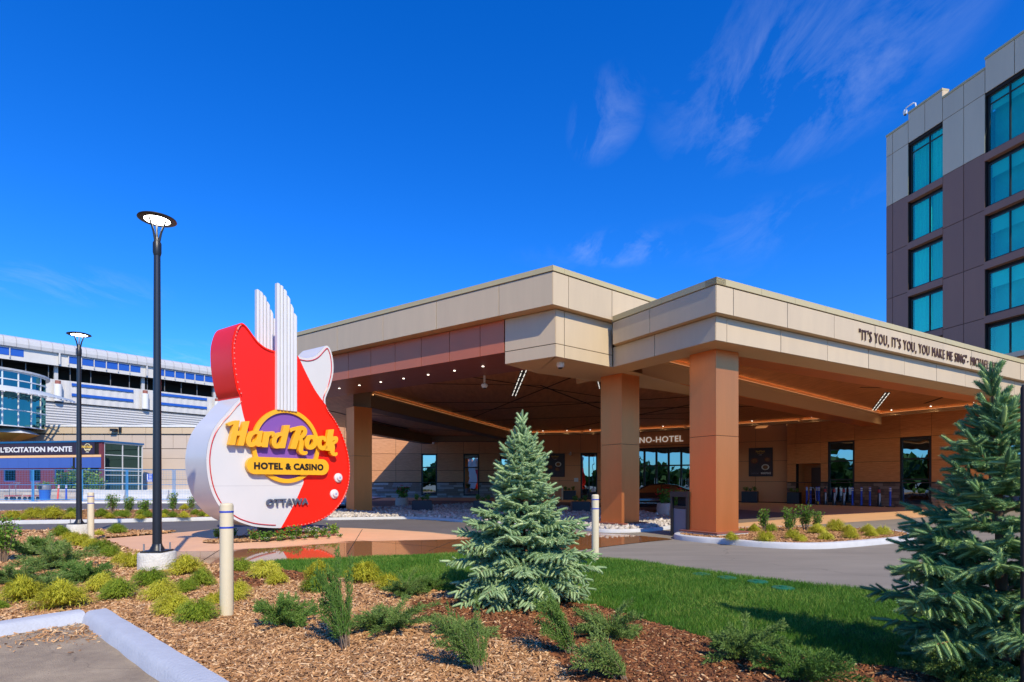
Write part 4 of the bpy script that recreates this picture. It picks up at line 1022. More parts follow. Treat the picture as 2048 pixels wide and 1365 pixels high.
# ---------------------------------------------------------------- planter wall, fence and things on the far pavement
pwl = thing('planter_wall', (-40, 46.5, 0), 'low pale stone planter wall in front of the brick pavilion', 'wall')
PWF = face((-56, 46.6), (1, -0.02))
MB().fbox(PWF, 0, 21.6, -1.6, -0.06, 0.1, 0.78).build('core', M_conc, pwl)
masonry(pwl, PWF, 0, 21.6, 0.1, 0.78, 4, 0.5, 1.1, [mat('pale_block', S(190,180,166), 0.9, var=0.1, vscale=4, bump=0.5, bscale=25), mat('pale_block_b', S(170,160,148), 0.9, var=0.1, vscale=4, bump=0.5, bscale=25)], -0.05, 0.07, name='block')
MB().fbox(PWF, -0.05, 21.65, -1.7, 0.1, 0.785, 0.88).build('cap', M_kerb, pwl)
M_fb = mat('fence_blue', S(58,140,200), 0.5)
def fence_panel(x0, x1, y, label):
    t = thing('wire_fence', ((x0+x1)/2, y, 0.1), label, 'fence', 'temporary wire fence panels along the far pavement')
    for x in (x0+0.06, x1-0.06): MB().tube([(x, y, 0.1), (x, y, 2.35)], 0.035, 8).build('post', M_fb, t)
    for z in (2.33, 1.28, 0.25): MB().tube([(x0+0.06, y, z), (x1-0.06, y, z)], 0.02, 6).build('rail', M_fb, t)
    wms = MB(); k = x0+0.15
    while k < x1-0.1: wms.box((k, y, 1.28), (0.006, 0.006, 2.05)); k += 0.11
    z = 0.32
    while z < 2.3: wms.box(((x0+x1)/2, y, z), (x1-x0-0.14, 0.006, 0.006)); z += 0.16
    wms.build('wire_mesh', M_fb, t)['kind'] = 'stuff'
    for x in (x0+0.06,): MB().box((x, y, 0.13), (0.15, 0.6, 0.06)).build('foot', M_fb, t)
xs = [-37.0, -33.6, -30.2, -27.0, -23.7, -20.4, -17.2]
for i in range(6): fence_panel(xs[i], xs[i+1], 39.9-0.02*(i % 2), ORD[i]+' wire fence panel from the left, standing on the far pavement')
sg = thing('fence_sign', (-25.2, 39.8, 1.5), 'small blue notice with white writing hung on the wire fence', 'sign')
MB().box((-25.35, 39.82, 1.77), (0.42, 0.02, 0.56)).build('plate', mat('sign_blue', S(40,90,200), 0.5), sg)
for k, (w_, dz) in enumerate([(0.2, 0.2), (0.2, 0.1), (0.2, 0.0), (0.24, -0.1), (0.32, -0.19), (0.3, -0.24)]):
    MB().box((-25.30 if k < 4 else -25.35, 39.805, 1.77+dz), (w_, 0.005, 0.035)).build('print', M_white, sg)
MB().box((-25.50, 39.805, 1.82), (0.06, 0.005, 0.42)).build('print', M_white, sg)
# concrete barriers
for i, (x, y) in enumerate([(-31.9, 44.6), (-28.4, 44.4), (-24.9, 44.2)]):
    b = MB(); fb_ = Fr((x-1.5, y), (1, 0)); pf = [(-0.3, 0.1), (-0.3, 0.25), (-0.12, 0.5), (-0.1, 0.85), (0.1, 0.85), (0.12, 0.5), (0.3, 0.25), (0.3, 0.1)]
    vs = [(x-1.6, y+p[0], p[1]) for p in pf]+[(x+1.6, y+p[0], p[1]) for p in pf]; k = len(pf)
    b.add(vs, [tuple(range(k)), tuple(range(k, 2*k))[::-1]]+[(j, k+j, k+(j+1) % k, (j+1) % k) for j in range(k)])
    tag(b.build('concrete_barrier', M_kerb, bevel=0.015), ['left', 'middle', 'right'][i]+' one of three pale concrete barriers behind the wire fence', 'barrier', 'concrete barriers')
# luggage carts, barrel, delineators
for i, x in enumerate((-37.9, -36.5)):
    t = thing('luggage_cart', (x, 43.2, 0.1), ('left' if i == 0 else 'right')+' red flatbed luggage cart by the stone planter', 'cart', 'luggage carts')
    MB().box((x, 43.2, 0.42), (0.85, 0.6, 0.08)).build('deck', mat('cart_red', S(170,50,46), 0.5), t, bevel=0.02)
    MB().tube([(x-0.05 if i == 0 else x+0.3, 42.95, 0.45), (x-0.02 if i == 0 else x+0.3, 42.95, 1.3), (x+0.35, 42.95, 1.42), (x+0.35, 43.45, 1.42), (x+0.0, 43.45, 1.3), (x+0.0, 43.45, 0.45)], 0.025, 8).build('hoop', mat('chrome', S(200,200,200), 0.25, metal=0.9), t, smooth=0.8)
    for dx, dy in ((-0.3, -0.22), (0.3, -0.22), (-0.3, 0.22), (0.3, 0.22)):
        MB().tube([(x+dx, 43.2+dy-0.03, 0.23), (x+dx, 43.2+dy+0.03, 0.23)], 0.13, 12).build('wheel', M_black, t)
t = thing('waste_barrel', (-35.3, 43.0, 0.1), 'blue waste barrel with grey domed lid by the stone planter', 'waste bin')
MB().lathe((-35.3, 43.0, 0.1), [(0.30, 0), (0.33, 0.1), (0.37, 0.75), (0.39, 0.78)], 24).build('barrel', mat('barrel_blue', S(40,104,200), 0.45), t, smooth=0.6)
MB().lathe((-35.3, 43.0, 0.885), [(0.39, 0), (0.39, 0.2), (0.33, 0.34), (0.18, 0.42)], 24).build('lid', mat('lid_grey', S(112,112,118), 0.5), t, smooth=0.6)
MB().box((-35.35, 42.63, 1.08), (0.26, 0.10, 0.22)).build('flap', M_black, t)
def delineator(x, y, z0, col, label, group, lean=0.0, kind=0, h=1.15):
    t = thing('delineator_post', (x, y, z0), label, 'traffic post', group)
    MB().box((x, y, z0+0.03), (0.36, 0.36, 0.05)).build('base', M_black, t, bevel=0.01)
    top = (x+lean, y, z0+h)
    if kind == 0:
        MB().tube([(x, y, z0+0.05), top], [0.062, 0.05], 12).build('post', col, t, smooth=0.7)
        for k in (0.80, 0.90):
            p = (x+lean*k, y, z0+h*k); q_ = (x+lean*(k+0.055), y, z0+h*(k+0.055)); MB().tube([p, q_], 0.064, 12).build('reflective_band', M_white, t)
    else:
        MB().tube([(x, y, z0+0.05), (x, y, z0+h)], [0.12, 0.05], 12).build('post', M_black, t, smooth=0.7)
        MB().box((x-0.01, y-0.085, z0+0.42), (0.10, 0.03, 0.72)).build('sign_strip', mat('pale_strip', S(190,190,190), 0.5), t)
        MB().tube([(x, y-0.005, z0+0.84), (x, y-0.005, z0+1.02)], 0.074, 12).build('red_band', mat('band_red', S(190,60,56), 0.5), t)
M_db = mat('delineator_blue', S(40,76,190), 0.4); M_do = mat('delineator_orange', S(235,90,60), 0.5)
delineator(-34.5, 43.2, 0.1, M_do, 'leaning orange delineator post near the blue barrel', 'delineator posts by the planter', 0.09)
delineator(-33.85, 43.2, 0.1, M_db, 'blue delineator post near the blue barrel', 'delineator posts by the planter')
# row of posts along the right wall
def along(u):
    t = (u-1024)/1138; P = FR.P+FR.n*0.75; return (t*P.y-P.x)/(FR.d.x-t*FR.d.y)
row = [(1613.8, 0), (1617, 0), (1629, 0), (1638, 0), (1650.5, 1), (1668.5, 1), (1687.5, 1), (1705, 0), (1723, 0), (1740, 0), (1758.5, 1), (1780.5, 0)]
nb_ = 0; nk = 0
for i, (u, kd) in enumerate(row):
    p = FR.xy(along(u), 0.75-(-0.25 if i in (1, 2) else 0)*-1)
    if kd: nk += 1; lb = ORD[nk-1]+' from the left of the black posts with pale strip along the wood wall'
    else: nb_ += 1; lb = ORD[nb_-1]+' from the left of the blue posts with white bands along the wood wall'
    delineator(p[0], p[1], 0.005, M_db, lb, 'posts stored along the wood wall', 0, kd)
# hand truck
hx, hy = FR.xy(along(1636), 1.35); fht = Fr((hx, hy), FR.d); fht = fht if (fht.n-FR.n).length < 0.1 else Fr(fht.P, fht.d, -1)
t = thing('hand_truck', (hx, hy, 0), 'silver hand truck with yellow wheels beside the door niche', 'hand truck')
MB().tube([fht.pt(-0.22, 0, 0.1), fht.pt(-0.22, 0.1, 0.9), fht.pt(-0.12, 0.1, 1.12), fht.pt(0.12, 0.1, 1.12), fht.pt(0.22, 0.1, 0.9), fht.pt(0.22, 0, 0.1)], 0.02, 8).build('frame', MATS['chrome'], t, smooth=0.8)
MB().fbox(fht, -0.22, 0.22, 0.02, 0.3, 0.03, 0.05).build('toe_plate', MATS['chrome'], t)
for z_ in (0.4, 0.65): MB().tube([fht.pt(-0.22, 0.06, z_), fht.pt(0.22, 0.06, z_)], 0.014, 6).build('crossbar', MATS['chrome'], t)
for s_ in (-1, 1):
    wh_ = MB().tube([fht.pt(s_*0.27, -0.02, 0.14), fht.pt(s_*0.34, -0.02, 0.14)], 0.14, 14).build('wheel', M_black, t)
    MB().tube([fht.pt(s_*0.265, -0.02, 0.14), fht.pt(s_*0.345, -0.02, 0.14)], 0.085, 12).build('hub', mat('hub_yellow', S(230,180,40), 0.5), wh_)
hose = [FR.pt(along(1600)+0.12*math.sin(k*0.9)+k*0.035, 1.3+0.25*math.cos(k*0.7), 0.02) for k in range(26)]
tag(MB().tube(hose, 0.018, 6).build('hose', mat('hose_red', S(160,50,40), 0.5), smooth=1.0), 'thin red hose lying in loops on the pavement beside the hand truck', 'hose')
# ---------------------------------------------------------------- guitar sign
GP = Fr((-6.12, 14.4), (0.588, 0.809), 1)
if GP.n.y > 0: GP = Fr((-6.12, 14.4), (0.588, 0.809), -1)
gt = thing('guitar_sign', (-6.2, 14.9, 0), 'giant red and white electric guitar sign with yellow lettering on the plaza', 'sign')
OUT = [(-0.790,3.501),(-0.861,3.682),(-0.934,4.029),(-0.970,4.284),(-0.986,4.541),(-0.981,4.779),(-0.946,4.975),(-0.890,5.154),(-0.824,5.263),(-0.751,5.313),(-0.676,5.302),(-0.576,5.222),(-0.449,5.079),(-0.321,4.947),(-0.165,4.854),(-0.005,4.814),(0.200,4.800),(0.483,4.795),(0.779,4.790),(0.867,4.777),(1.046,4.782),(1.229,4.841),(1.382,4.949),(1.509,5.094),(1.604,5.195),(1.683,5.237),(1.765,5.198),(1.846,5.048),(1.895,4.822),(1.902,4.573),(1.862,4.346),(1.781,4.086),(1.683,3.881),(1.636,3.738),(1.652,3.591),(1.740,3.438),(1.929,3.232),(2.128,2.943),(2.298,2.597),(2.419,2.197),(2.463,1.828),(2.435,1.450),(2.332,1.127),(2.128,0.822),(1.798,0.549),(1.414,0.378),(0.985,0.295),(0.548,0.275),(0.295,0.275),(-0.032,0.300),(-0.399,0.356),(-0.651,0.432),(-0.872,0.528),(-1.088,0.681),(-1.276,0.876),(-1.413,1.114),(-1.505,1.365),(-1.560,1.639),(-1.583,1.913),(-1.572,2.141),(-1.526,2.395),(-1.438,2.640),(-1.299,2.873),(-1.125,3.076),(-0.956,3.293)]
SUB = 4
O2 = catmull(OUT, SUB); IX = lambda k: k*SUB
iW, iH, iR, iB = IX(0), IX(18), IX(34), IX(48)      # waist, top right of neck, right waist, bottom
M_gr = mat('guitar_red', S(244,36,16), 0.34, var=0.03, vscale=1.5, spec=0.35); M_gw = mat('guitar_white', S(212,212,210), 0.32, var=0.02, vscale=1.5, coat=0.2)
M_gy = mat('sign_yellow', S(240,178,30), 0.35, var=0.03, vscale=2, coat=0.2); M_gp = mat('sign_purple', S(128,84,168), 0.4)
DEP = 1.03
def seg(i, j): return [O2[k % len(O2)] for k in range(i, j+1)]
def strip(idx, m, name):
    b = MB(); vs = []; fs = []
    for k, (s_, z) in enumerate(idx):
        vs += [GP.pt(s_, 0, z), GP.pt(s_, -DEP, z)]
        if k: fs.append((2*k-2, 2*k, 2*k+1, 2*k-1))
    return b.add(vs, fs).build(name, m, gt, smooth=0.6)
strip(seg(iW, iH), M_gr, 'side_panel'); strip(seg(iH, iR), M_gw, 'side_panel'); strip(seg(iR, iB), M_gr, 'side_panel'); strip(seg(iB, len(O2)), M_gw, 'side_panel')
b = MB(); b.add([GP.pt(s_, -DEP, z) for s_, z in O2], [tuple(range(len(O2)))]); b.build('back_panel', M_gw, gt)
b = MB(); b.add([GP.pt(s_, -0.02, z) for s_, z in O2], [tuple(range(len(O2)))]); b.build('core_panel', M_back, gt)
B1 = catmull([(-0.790,3.501),(-0.746,3.269),(-0.663,2.951),(-0.467,2.436),(-0.072,1.954),(0.483,1.685),(0.942,1.530),(0.837,1.196),(0.663,0.861),(0.462,0.533),(0.295,0.275)], 5, False)
B2 = catmull([(0.779,4.790),(0.822,4.740),(0.985,4.455),(1.198,4.115),(1.382,3.870),(1.652,3.591)], 5, False)
def panel(loop, m, name, b1=0.0): MB().fprism(GP, loop, -0.018, b1).build(name, m, gt)
panel(seg(iW, iH)[:-1]+B2[:-1]+seg(iR, iB)[:-1]+B1[::-1][:-1], M_gr, 'front_panel')
panel(seg(iH, iR)[:-1]+B2[::-1][:-1], M_gw, 'front_panel')
panel(seg(iB, len(O2))[:-1]+B1[:-1], M_gw, 'front_panel')
# rim strip and tube light following the outline
M_tb = mat('tube_red', S(200,30,46), 0.3)
inner = offset_loop(O2, 0.075)
def tube_on(loop, r, off, m, name, closed=False): MB().tube([GP.pt(s_, off, z) for s_, z in loop], r, 6, closed).build(name, m, gt, smooth=1.0)
li = offset_loop(O2, 0.04)
def segi(lp, i, j): return [lp[k % len(lp)] for k in range(i, j+1)]
tube_on(segi(inner, iH+3, iR-1), 0.012, 0.012, M_tb, 'trim_tube'); tube_on(segi(inner, iB+2, len(O2)-1), 0.012, 0.012, M_tb, 'trim_tube')
tube_on(segi(li, iW+1, iH-10), 0.02, 0.014, M_gr, 'trim_tube'); tube_on(segi(li, iR+1, iB-1), 0.02, 0.014, M_gr, 'trim_tube')
# bulbs along the red edge
bm_ = MB().lathe((0, 0, 0), [(0.008, 0.0), (0.017, 0.006), (0.012, 0.022)], 7).mesh('bulb', mat('bulb_glass', S(240,150,140), 0.2))
for rng in (range(iW+2, iW+34, 2), range(iR+2, iB-2, 1)):
    for k in rng:
        p = li[k % len(li)]; o = bpy.data.objects.new('bulb', bm_); o.location = GP.pt(p[0], 0.03, p[1]); o.rotation_euler = (math.pi/2, 0, GP.rz); link(o, gt)
# neck of six upright white bars, front and back
M_bar = mat('bar_white', S(216,216,216), 0.35, var=0.02, vscale=3)
fbars = [(0.124,6.515,0.214,6.498),(0.219,6.487,0.308,6.456),(0.316,6.413,0.408,6.349),(0.414,6.274,0.507,6.170),(0.510,6.082,0.604,5.951),(0.604,5.861,0.700,5.772)]
bbars = [(0.240,6.617,0.332,6.600),(0.338,6.596,0.431,6.528),(0.437,6.516,0.528,6.432),(0.537,6.367,0.626,6.255),(0.635,6.176,0.728,6.036),(0.737,5.957,0.819,5.867)]
def bar(a0, t0, a1, t1, z0, b0_, b1_):
    a0 += 0.006; a1 -= 0.006; c = 0.018
    vs = []
    for z in (z0, None):
        for a_, b_ in ((a0, b0_), (a1, b0_), (a1, b1_-c), (a1-c, b1_), (a0+c, b1_), (a0, b1_-c)):
            zz = z if z is not None else t0+(t1-t0)*(a_-a0)/(a1-a0); vs.append(GP.pt(a_, b_, zz))
    fs = [(5, 4, 3, 2, 1, 0), (6, 7, 8, 9, 10, 11)]+[(i, (i+1) % 6, 6+(i+1) % 6, 6+i) for i in range(6)]
    return MB().add(vs, fs)
for a0, t0, a1, t1 in fbars: bar(a0, t0, a1, t1, 3.30, 0.001, 0.12).build('neck_bar', M_bar, gt)
for a0, t0, a1, t1 in bbars: bar(a0, t0, a1, t1, 4.3, -DEP-0.12, -DEP-0.001).build('neck_bar', M_bar, gt)
# emblem
RC = (0.435, 2.392)
em = disc(GP, RC[0], RC[1], 0.855, 0.962, 0.001, 0.075, M_gy, 'emblem_ring', gt, 64)
b = MB(); b.fprism(GP, [(RC[0]+0.853*math.cos(2*math.pi*k/64), RC[1]+0.853*math.sin(2*math.pi*k/64)) for k in range(64)], 0.001, 0.02); b.build('emblem_disc', M_gp, gt)
pill = []
for k in range(17): t = math.pi/2+math.pi*k/16; pill.append((-0.468+0.215*math.cos(t), 1.864+0.215*math.sin(t)))
for k in range(17): t = -math.pi/2+math.pi*k/16; pill.append((1.440+0.215*math.cos(t), 1.864+0.215*math.sin(t)))
plo = MB().fprism(GP, pill, 0.03, 0.13).build('name_plate', M_gy, gt)
text_on(GP, -0.505, 1.474, 1.785, 'HOTEL & CASINO', 0.152, 0.131, 0.012, mat('sign_black', S(30,26,22), 0.4), plo, 'letter', bold=0.0095, spacing=1.1)
text_on(GP, -0.135, 1.06, 0.862, 'OTTAWA', 0.165, 0.03, 0.05, mat('slate_letter', S(84,92,108), 0.4), gt, 'letter', bold=0.006, spacing=1.08)
LETTERS={
 'H':[('p',[(-1.007,2.906),(-0.883,2.927),(-0.997,2.334),(-1.143,2.331)]),('c',[(-0.967,2.876,0.046),(-1.056,2.855,0.040),(-1.136,2.812,0.037)]),('p',[(-0.792,2.910),(-0.643,2.929),(-0.788,2.331),(-0.927,2.328)]),('p',[(-0.960,2.670),(-0.788,2.682),(-0.803,2.573),(-0.982,2.561)])],
 'a':[('c',[(-0.374,2.657,0.054),(-0.480,2.675,0.048),(-0.597,2.619,0.059),(-0.662,2.482,0.068),(-0.640,2.380,0.065),(-0.550,2.367,0.054),(-0.457,2.449,0.039),(-0.378,2.589,0.045)]),('p',[(-0.417,2.709),(-0.295,2.721),(-0.349,2.433),(-0.306,2.413),(-0.330,2.348),(-0.409,2.323),(-0.475,2.351),(-0.457,2.449)])],
 'r':[('p',[(-0.263,2.705),(-0.107,2.717),(-0.172,2.322),(-0.327,2.324)]),('c',[(-0.169,2.603,0.036),(-0.096,2.676,0.046),(-0.013,2.682,0.043),(-0.025,2.612,0.037)])],
 'd':[('c',[(0.238,2.661,0.047),(0.145,2.667,0.053),(0.041,2.586,0.062),(0.003,2.461,0.068),(0.031,2.373,0.065),(0.137,2.368,0.053),(0.238,2.474,0.044)]),('p',[(0.284,2.907),(0.446,2.923),(0.301,2.325),(0.145,2.317)])],
 'R':[('p',[(0.633,2.846),(0.794,2.867),(0.620,2.318),(0.448,2.321)]),('c',[(0.736,2.862,0.054),(0.594,2.843,0.048),(0.488,2.801,0.038),(0.471,2.763,0.022)]),('c',[(0.665,2.853,0.054),(0.799,2.883,0.058),(0.885,2.825,0.064),(0.872,2.728,0.058),(0.790,2.642,0.048),(0.700,2.612,0.041)]),('c',[(0.727,2.614,0.048),(0.781,2.521,0.064),(0.772,2.377,0.067),(0.763,2.272,0.070),(0.845,2.216,0.051),(0.921,2.220,0.036),(0.936,2.252,0.023)])],
 'o':[('c',[(1.144,2.657,0.059),(1.028,2.649,0.058),(0.951,2.531,0.068),(0.958,2.410,0.068),(1.056,2.371,0.055),(1.159,2.429,0.062),(1.200,2.546,0.069),(1.144,2.657,0.059)])],
 'c':[('c',[(1.504,2.596,0.043),(1.484,2.653,0.053),(1.372,2.646,0.060),(1.326,2.545,0.073),(1.339,2.430,0.073),(1.436,2.373,0.060),(1.543,2.415,0.047)])],
 'k':[('p',[(1.617,2.891),(1.792,2.914),(1.685,2.313),(1.504,2.322)]),('c',[(1.671,2.573,0.040),(1.770,2.655,0.051),(1.871,2.678,0.051),(1.865,2.593,0.044),(1.740,2.510,0.044)]),('c',[(1.720,2.525,0.047),(1.764,2.426,0.064),(1.740,2.282,0.071),(1.817,2.223,0.051),(1.877,2.232,0.031),(1.889,2.263,0.020)])],
}

def sdf_letter(prims, res=0.0075):
    xs_ = []; zs_ = []
    for t, p in prims:
        for q in p: r = q[2] if len(q) > 2 else 0; xs_ += [q[0]-r, q[0]+r]; zs_ += [q[1]-r, q[1]+r]
    x0, x1, z0, z1 = min(xs_)-0.03, max(xs_)+0.03, min(zs_)-0.03, max(zs_)+0.03
    nx, nz = int((x1-x0)/res)+2, int((z1-z0)/res)+2
    X, Z = np.meshgrid(x0+np.arange(nx)*res, z0+np.arange(nz)*res, indexing='ij'); D = np.full(X.shape, 9.0)
    for t, p in prims:
        if t == 'c':
            pp = catmull([(q[0], q[1], q[2]*0.9) for q in p], 5, False)
            for (ax, az, ar_), (bx, bz, br2) in zip(pp[:-1], pp[1:]):
                dx, dz = bx-ax, bz-az; l2 = dx*dx+dz*dz+1e-9
                h = np.clip(((X-ax)*dx+(Z-az)*dz)/l2, 0, 1)
                D = np.minimum(D, np.hypot(X-ax-h*dx, Z-az-h*dz)-(ar_+(br2-ar_)*h))
        else:
            d = np.full(X.shape, 9.0); n = len(p)
            for i in range(n):
                (ax, az), (bx, bz) = p[i], p[(i+1) % n]; dx, dz = bx-ax, bz-az; l2 = dx*dx+dz*dz+1e-9
                h = np.clip(((X-ax)*dx+(Z-az)*dz)/l2, 0, 1); d = np.minimum(d, np.hypot(X-ax-h*dx, Z-az-h*dz))
            ins = inside(np.stack([X.ravel(), Z.ravel()], 1), p).reshape(X.shape)
            D = np.minimum(D, np.where(ins, -d, d))
    seg_ = {}
    def cross(i, j, k, l):
        a_, b_ = D[i, j], D[k, l]; t = a_/(a_-b_); return (x0+(i+(k-i)*t)*res, z0+(j+(l-j)*t)*res)
    IN = D < 0; cells = np.argwhere((IN[:-1, :-1].astype(int)+IN[1:, :-1]+IN[1:, 1:]+IN[:-1, 1:]) % 4 != 0)
    pts = {}
    for i, j in cells:
        c = [(i, j), (i+1, j), (i+1, j+1), (i, j+1)]; e = []
        for q in range(4):
            a_, b_ = c[q], c[(q+1) % 4]
            if IN[a_] != IN[b_]:
                key = tuple(sorted((a_, b_))); pts[key] = cross(*key[0], *key[1]); e.append((key, IN[a_]))
        outs = [k for k, f in e if f]; ins_ = [k for k, f in e if not f]
        for o_, i_ in zip(outs, ins_): seg_[i_] = o_
    loops = []
    while seg_:
        s0 = next(iter(seg_)); lp = [s0]; cur = seg_.pop(s0)
        while cur != s0 and cur in seg_: lp.append(cur); cur = seg_.pop(cur)
        if len(lp) > 8: loops.append([pts[k] for k in lp][::2])
    return loops
for ch, prims in LETTERS.items():
    V, Fc = curve_fill(sdf_letter(prims), 0.055, 0.004)
    MB().add([GP.pt(p[0], 0.116+p[2], p[1]) for p in V], Fc).build('letter', M_gy, gt)
# sheet seams
MB().fbox(GP, -1.495, 0.88, 0.0005, 0.002, 1.362, 1.367).build('seam', mat('seam_line', S(168,168,168), 0.6), gt)
# volume and tone knobs
for (s_, z) in ((2.0445, 1.5755), (1.912, 1.1207)):
    rot = Matrix(((GP.d.x, 0, GP.n.x), (GP.d.y, 0, GP.n.y), (0, 1, 0)))
    kn = MB().lathe(GP.pt(s_, 0.001, z), [(0.132, 0), (0.132, 0.04), (0.115, 0.055), (0.085, 0.06), (0.078, 0.10), (0.068, 0.11)], 28, rot=rot).build('knob', M_gw, gt, smooth=0.5)
    MB().lathe(GP.pt(s_, 0.112, z), [(0.03, 0), (0.03, 0.003)], 12, rot=rot).build('knob_mark', mat('mark_grey', S(150,160,200), 0.5), kn)
pc = GP.xy(0.35, -0.5)
MB().lathe((pc[0], pc[1], 0.01), [(0.36, 0), (0.36, 0.40)], 28).build('pedestal', M_black, gt, smooth=0.6)
# little bed round its foot
BEDC = GP.xy(0.30, -0.35)
FB = [(BEDC[0]+1.75*math.cos(t)*GP.d.x-0.85*math.sin(t)*GP.n.x, BEDC[1]+1.75*math.cos(t)*GP.d.y-0.85*math.sin(t)*GP.n.y) for t in [2*math.pi*k/40 for k in range(40)]]
sheet('flower_bed', ccw(FB), 0.03, M_soil)

# ---------------------------------------------------------------- lamp posts and bollards
def lamp(x, y, h, label):
    t = thing('lamp_post', (x, y, 0.04), label, 'lamp post', 'street lamps'); z0 = 0.04
    MB().lathe((x, y, z0-0.03), [(0.275, 0), (0.272, 0.30), (0.262, 0.315), (0.24, 0.32)], 28).build('concrete_base', mat('pitted_concrete', S(204,200,188), 0.9, var=0.14, vscale=9, bump=0.9, bscale=30), t, smooth=0.6)
    MB().box((x, y, z0+0.305), (0.34, 0.34, 0.03)).build('base_plate', M_black, t, bevel=0.008)
    MB().lathe((x, y, z0+0.32), [(0.115, 0), (0.10, 0.03), (0.078, 0.07), (0.072, 0.1)], 20).build('collar', M_black, t, smooth=0.6)
    for dx in (-0.13, 0.13):
        for dy in (-0.13, 0.13): MB().tube([(x+dx, y+dy, z0+0.3), (x+dx, y+dy, z0+0.43)], 0.012, 6).build('anchor_bolt', mat('zinc', S(170,170,170), 0.4, metal=0.7), t)
    zt = h-0.62
    MB().tube([(x, y, z0+0.34), (x, y, zt)], [0.068, 0.048], 20).build('pole', mat('black_pole', S(34,36,42), 0.32, spec=0.6), t, smooth=0.8)
    MB().tube([(x, y, zt), (x, y, zt+0.05), (x, y, zt+0.20), (x, y, zt+0.26)], [0.05, 0.062, 0.062, 0.035], 16).build('coupling', M_black, t, smooth=0.6)
    for q in (0.2, 2.2, 4.3):
        MB().tube([(x+0.02*math.cos(q), y+0.02*math.sin(q), zt+0.2), (x+0.06*math.cos(q), y+0.06*math.sin(q), zt+0.38), (x+0.13*math.cos(q), y+0.13*math.sin(q), h-0.045)], [0.022, 0.016, 0.014], 6).build('support_arm', M_black, t, smooth=0.8)
    hd = MB().lathe((x, y, h-0.05), [(0.185, 0.0), (0.255, 0.0), (0.278, 0.012), (0.272, 0.026), (0.20, 0.05), (0.08, 0.065), (0.01, 0.068)], 36, cap=False).build('lamp_head', M_black, t, smooth=0.5)
    MB().lathe((x, y, h-0.045), [(0.184, 0.0), (0.001, 0.004)], 32, cap=False).build('lens', LENS, hd)
LENS = emission('lamp_lens', (1.0, 0.96, 0.86), 14.0)
lamp(-5.72, 9.17, 5.72, 'tall black lamp post on round concrete base in front of the guitar sign')
lamp(-11.63, 15.28, 5.45, 'farther black lamp post beside the road on the left')
def bollard(x, y, z, h, label):
    t = thing('bollard', (x, y, z), label, 'bollard', 'cream bollards with blue stripes')
    cm = mat('cream_plastic', S(214,200,166), 0.5, var=0.03, vscale=6); r = 0.066
    MB().lathe((x, y, z-0.03), [(r, 0), (r, h), (r*0.97, h+0.015), (r*0.8, h+0.03), (0.01, h+0.034)], 28).build('sleeve', cm, t, smooth=0.5)
    for k in (0.928, 0.79): MB().lathe((x, y, z+h*k-0.012), [(r+0.001, 0), (r+0.003, 0.001), (r+0.003, 0.017), (r+0.001, 0.018)], 28, cap=False).build('stripe', mat('stripe_blue', S(30,64,180), 0.4), t)
bollard(-3.0, 5.98, 0.04, 1.19, 'cream bollard standing in the mulch at the front')
bollard(1.5, 10.25, 0.04, 1.19, 'cream bollard standing in the lawn beside the young spruce')
bollard(-9.92, 13.4, 0.03, 1.18, 'cream bollard beside the far lamp base')
bollard(7.7, 45.5, 0.01, 1.1, 'distant cream bollard by the entrance doors'); bollard(4.1, 46.3, 0.01, 1.1, 'distant cream bollard under the left food poster')

# ---------------------------------------------------------------- litter bin, planters, car
FBn = Fr((4.95, 15.35), dWR); bx_, by_ = 4.72, 15.35
tb = thing('litter_bin', (bx_, by_, 0.012), 'grey and black litter bin beside the front copper column', 'litter bin')
fq = Fr((bx_, by_), dWR); fq = fq if fq.n.y < 0 else Fr((bx_, by_), dWR, -1); hw = 0.27
for a_ in (-hw, hw):
    for b_ in (-hw, hw): MB().fbox(fq, a_-0.035, a_+0.035, b_-0.035, b_+0.035, 0.012, 1.18).build('post', M_black, tb)
gy = mat('bin_grey', S(116,118,126), 0.45, var=0.03)
for nm, m, z0, z1, ins in (('body', gy, 0.08, 0.74, 0.012), ('top', M_black, 1.06, 1.20, -0.045), ('band', M_black, 0.75, 0.82, 0.0), ('chamber', M_int, 0.82, 1.055, 0.10)):
    MB().fbox(fq, -hw+ins, hw-ins, -hw+ins, hw-ins, z0, z1).build(nm, m, tb)
def box_planter(x, y, rz, w_, h, label):
    t = thing('planter_box', (x, y, 0.01), label, 'planter', 'black planter boxes'); f = Fr((x, y), (math.cos(rz), math.sin(rz)))
    b = MB(); b.fbox(f, -w_/2, w_/2, -w_/4, w_/4, 0.01, h); b.build('box', mat('planter_black', S(40,42,52), 0.4), t, bevel=0.012)
    MB().fbox(f, -w_/2+0.05, w_/2-0.05, -w_/4+0.05, w_/4-0.05, h+0.001, h+0.012).build('soil', M_soil, t)
    return t, f
def round_planter(x, y, label, z=0.07, s_=1.0):
    t = thing('round_planter', (x, y, z), label, 'planter', 'round stone planters')
    MB().lathe((x, y, z), [(0.26*s_, 0), (0.33*s_, 0.08*s_), (0.345*s_, 0.3*s_), (0.31*s_, 0.52*s_), (0.27*s_, 0.52*s_), (0.26*s_, 0.46*s_), (0.01, 0.46*s_)], 26, cap=False).build('pot', mat('pink_stone', S(200,176,160), 0.85, var=0.08, vscale=10, bump=0.4, bscale=40), t, smooth=0.6)
    return t
PLANT_TOPS = []
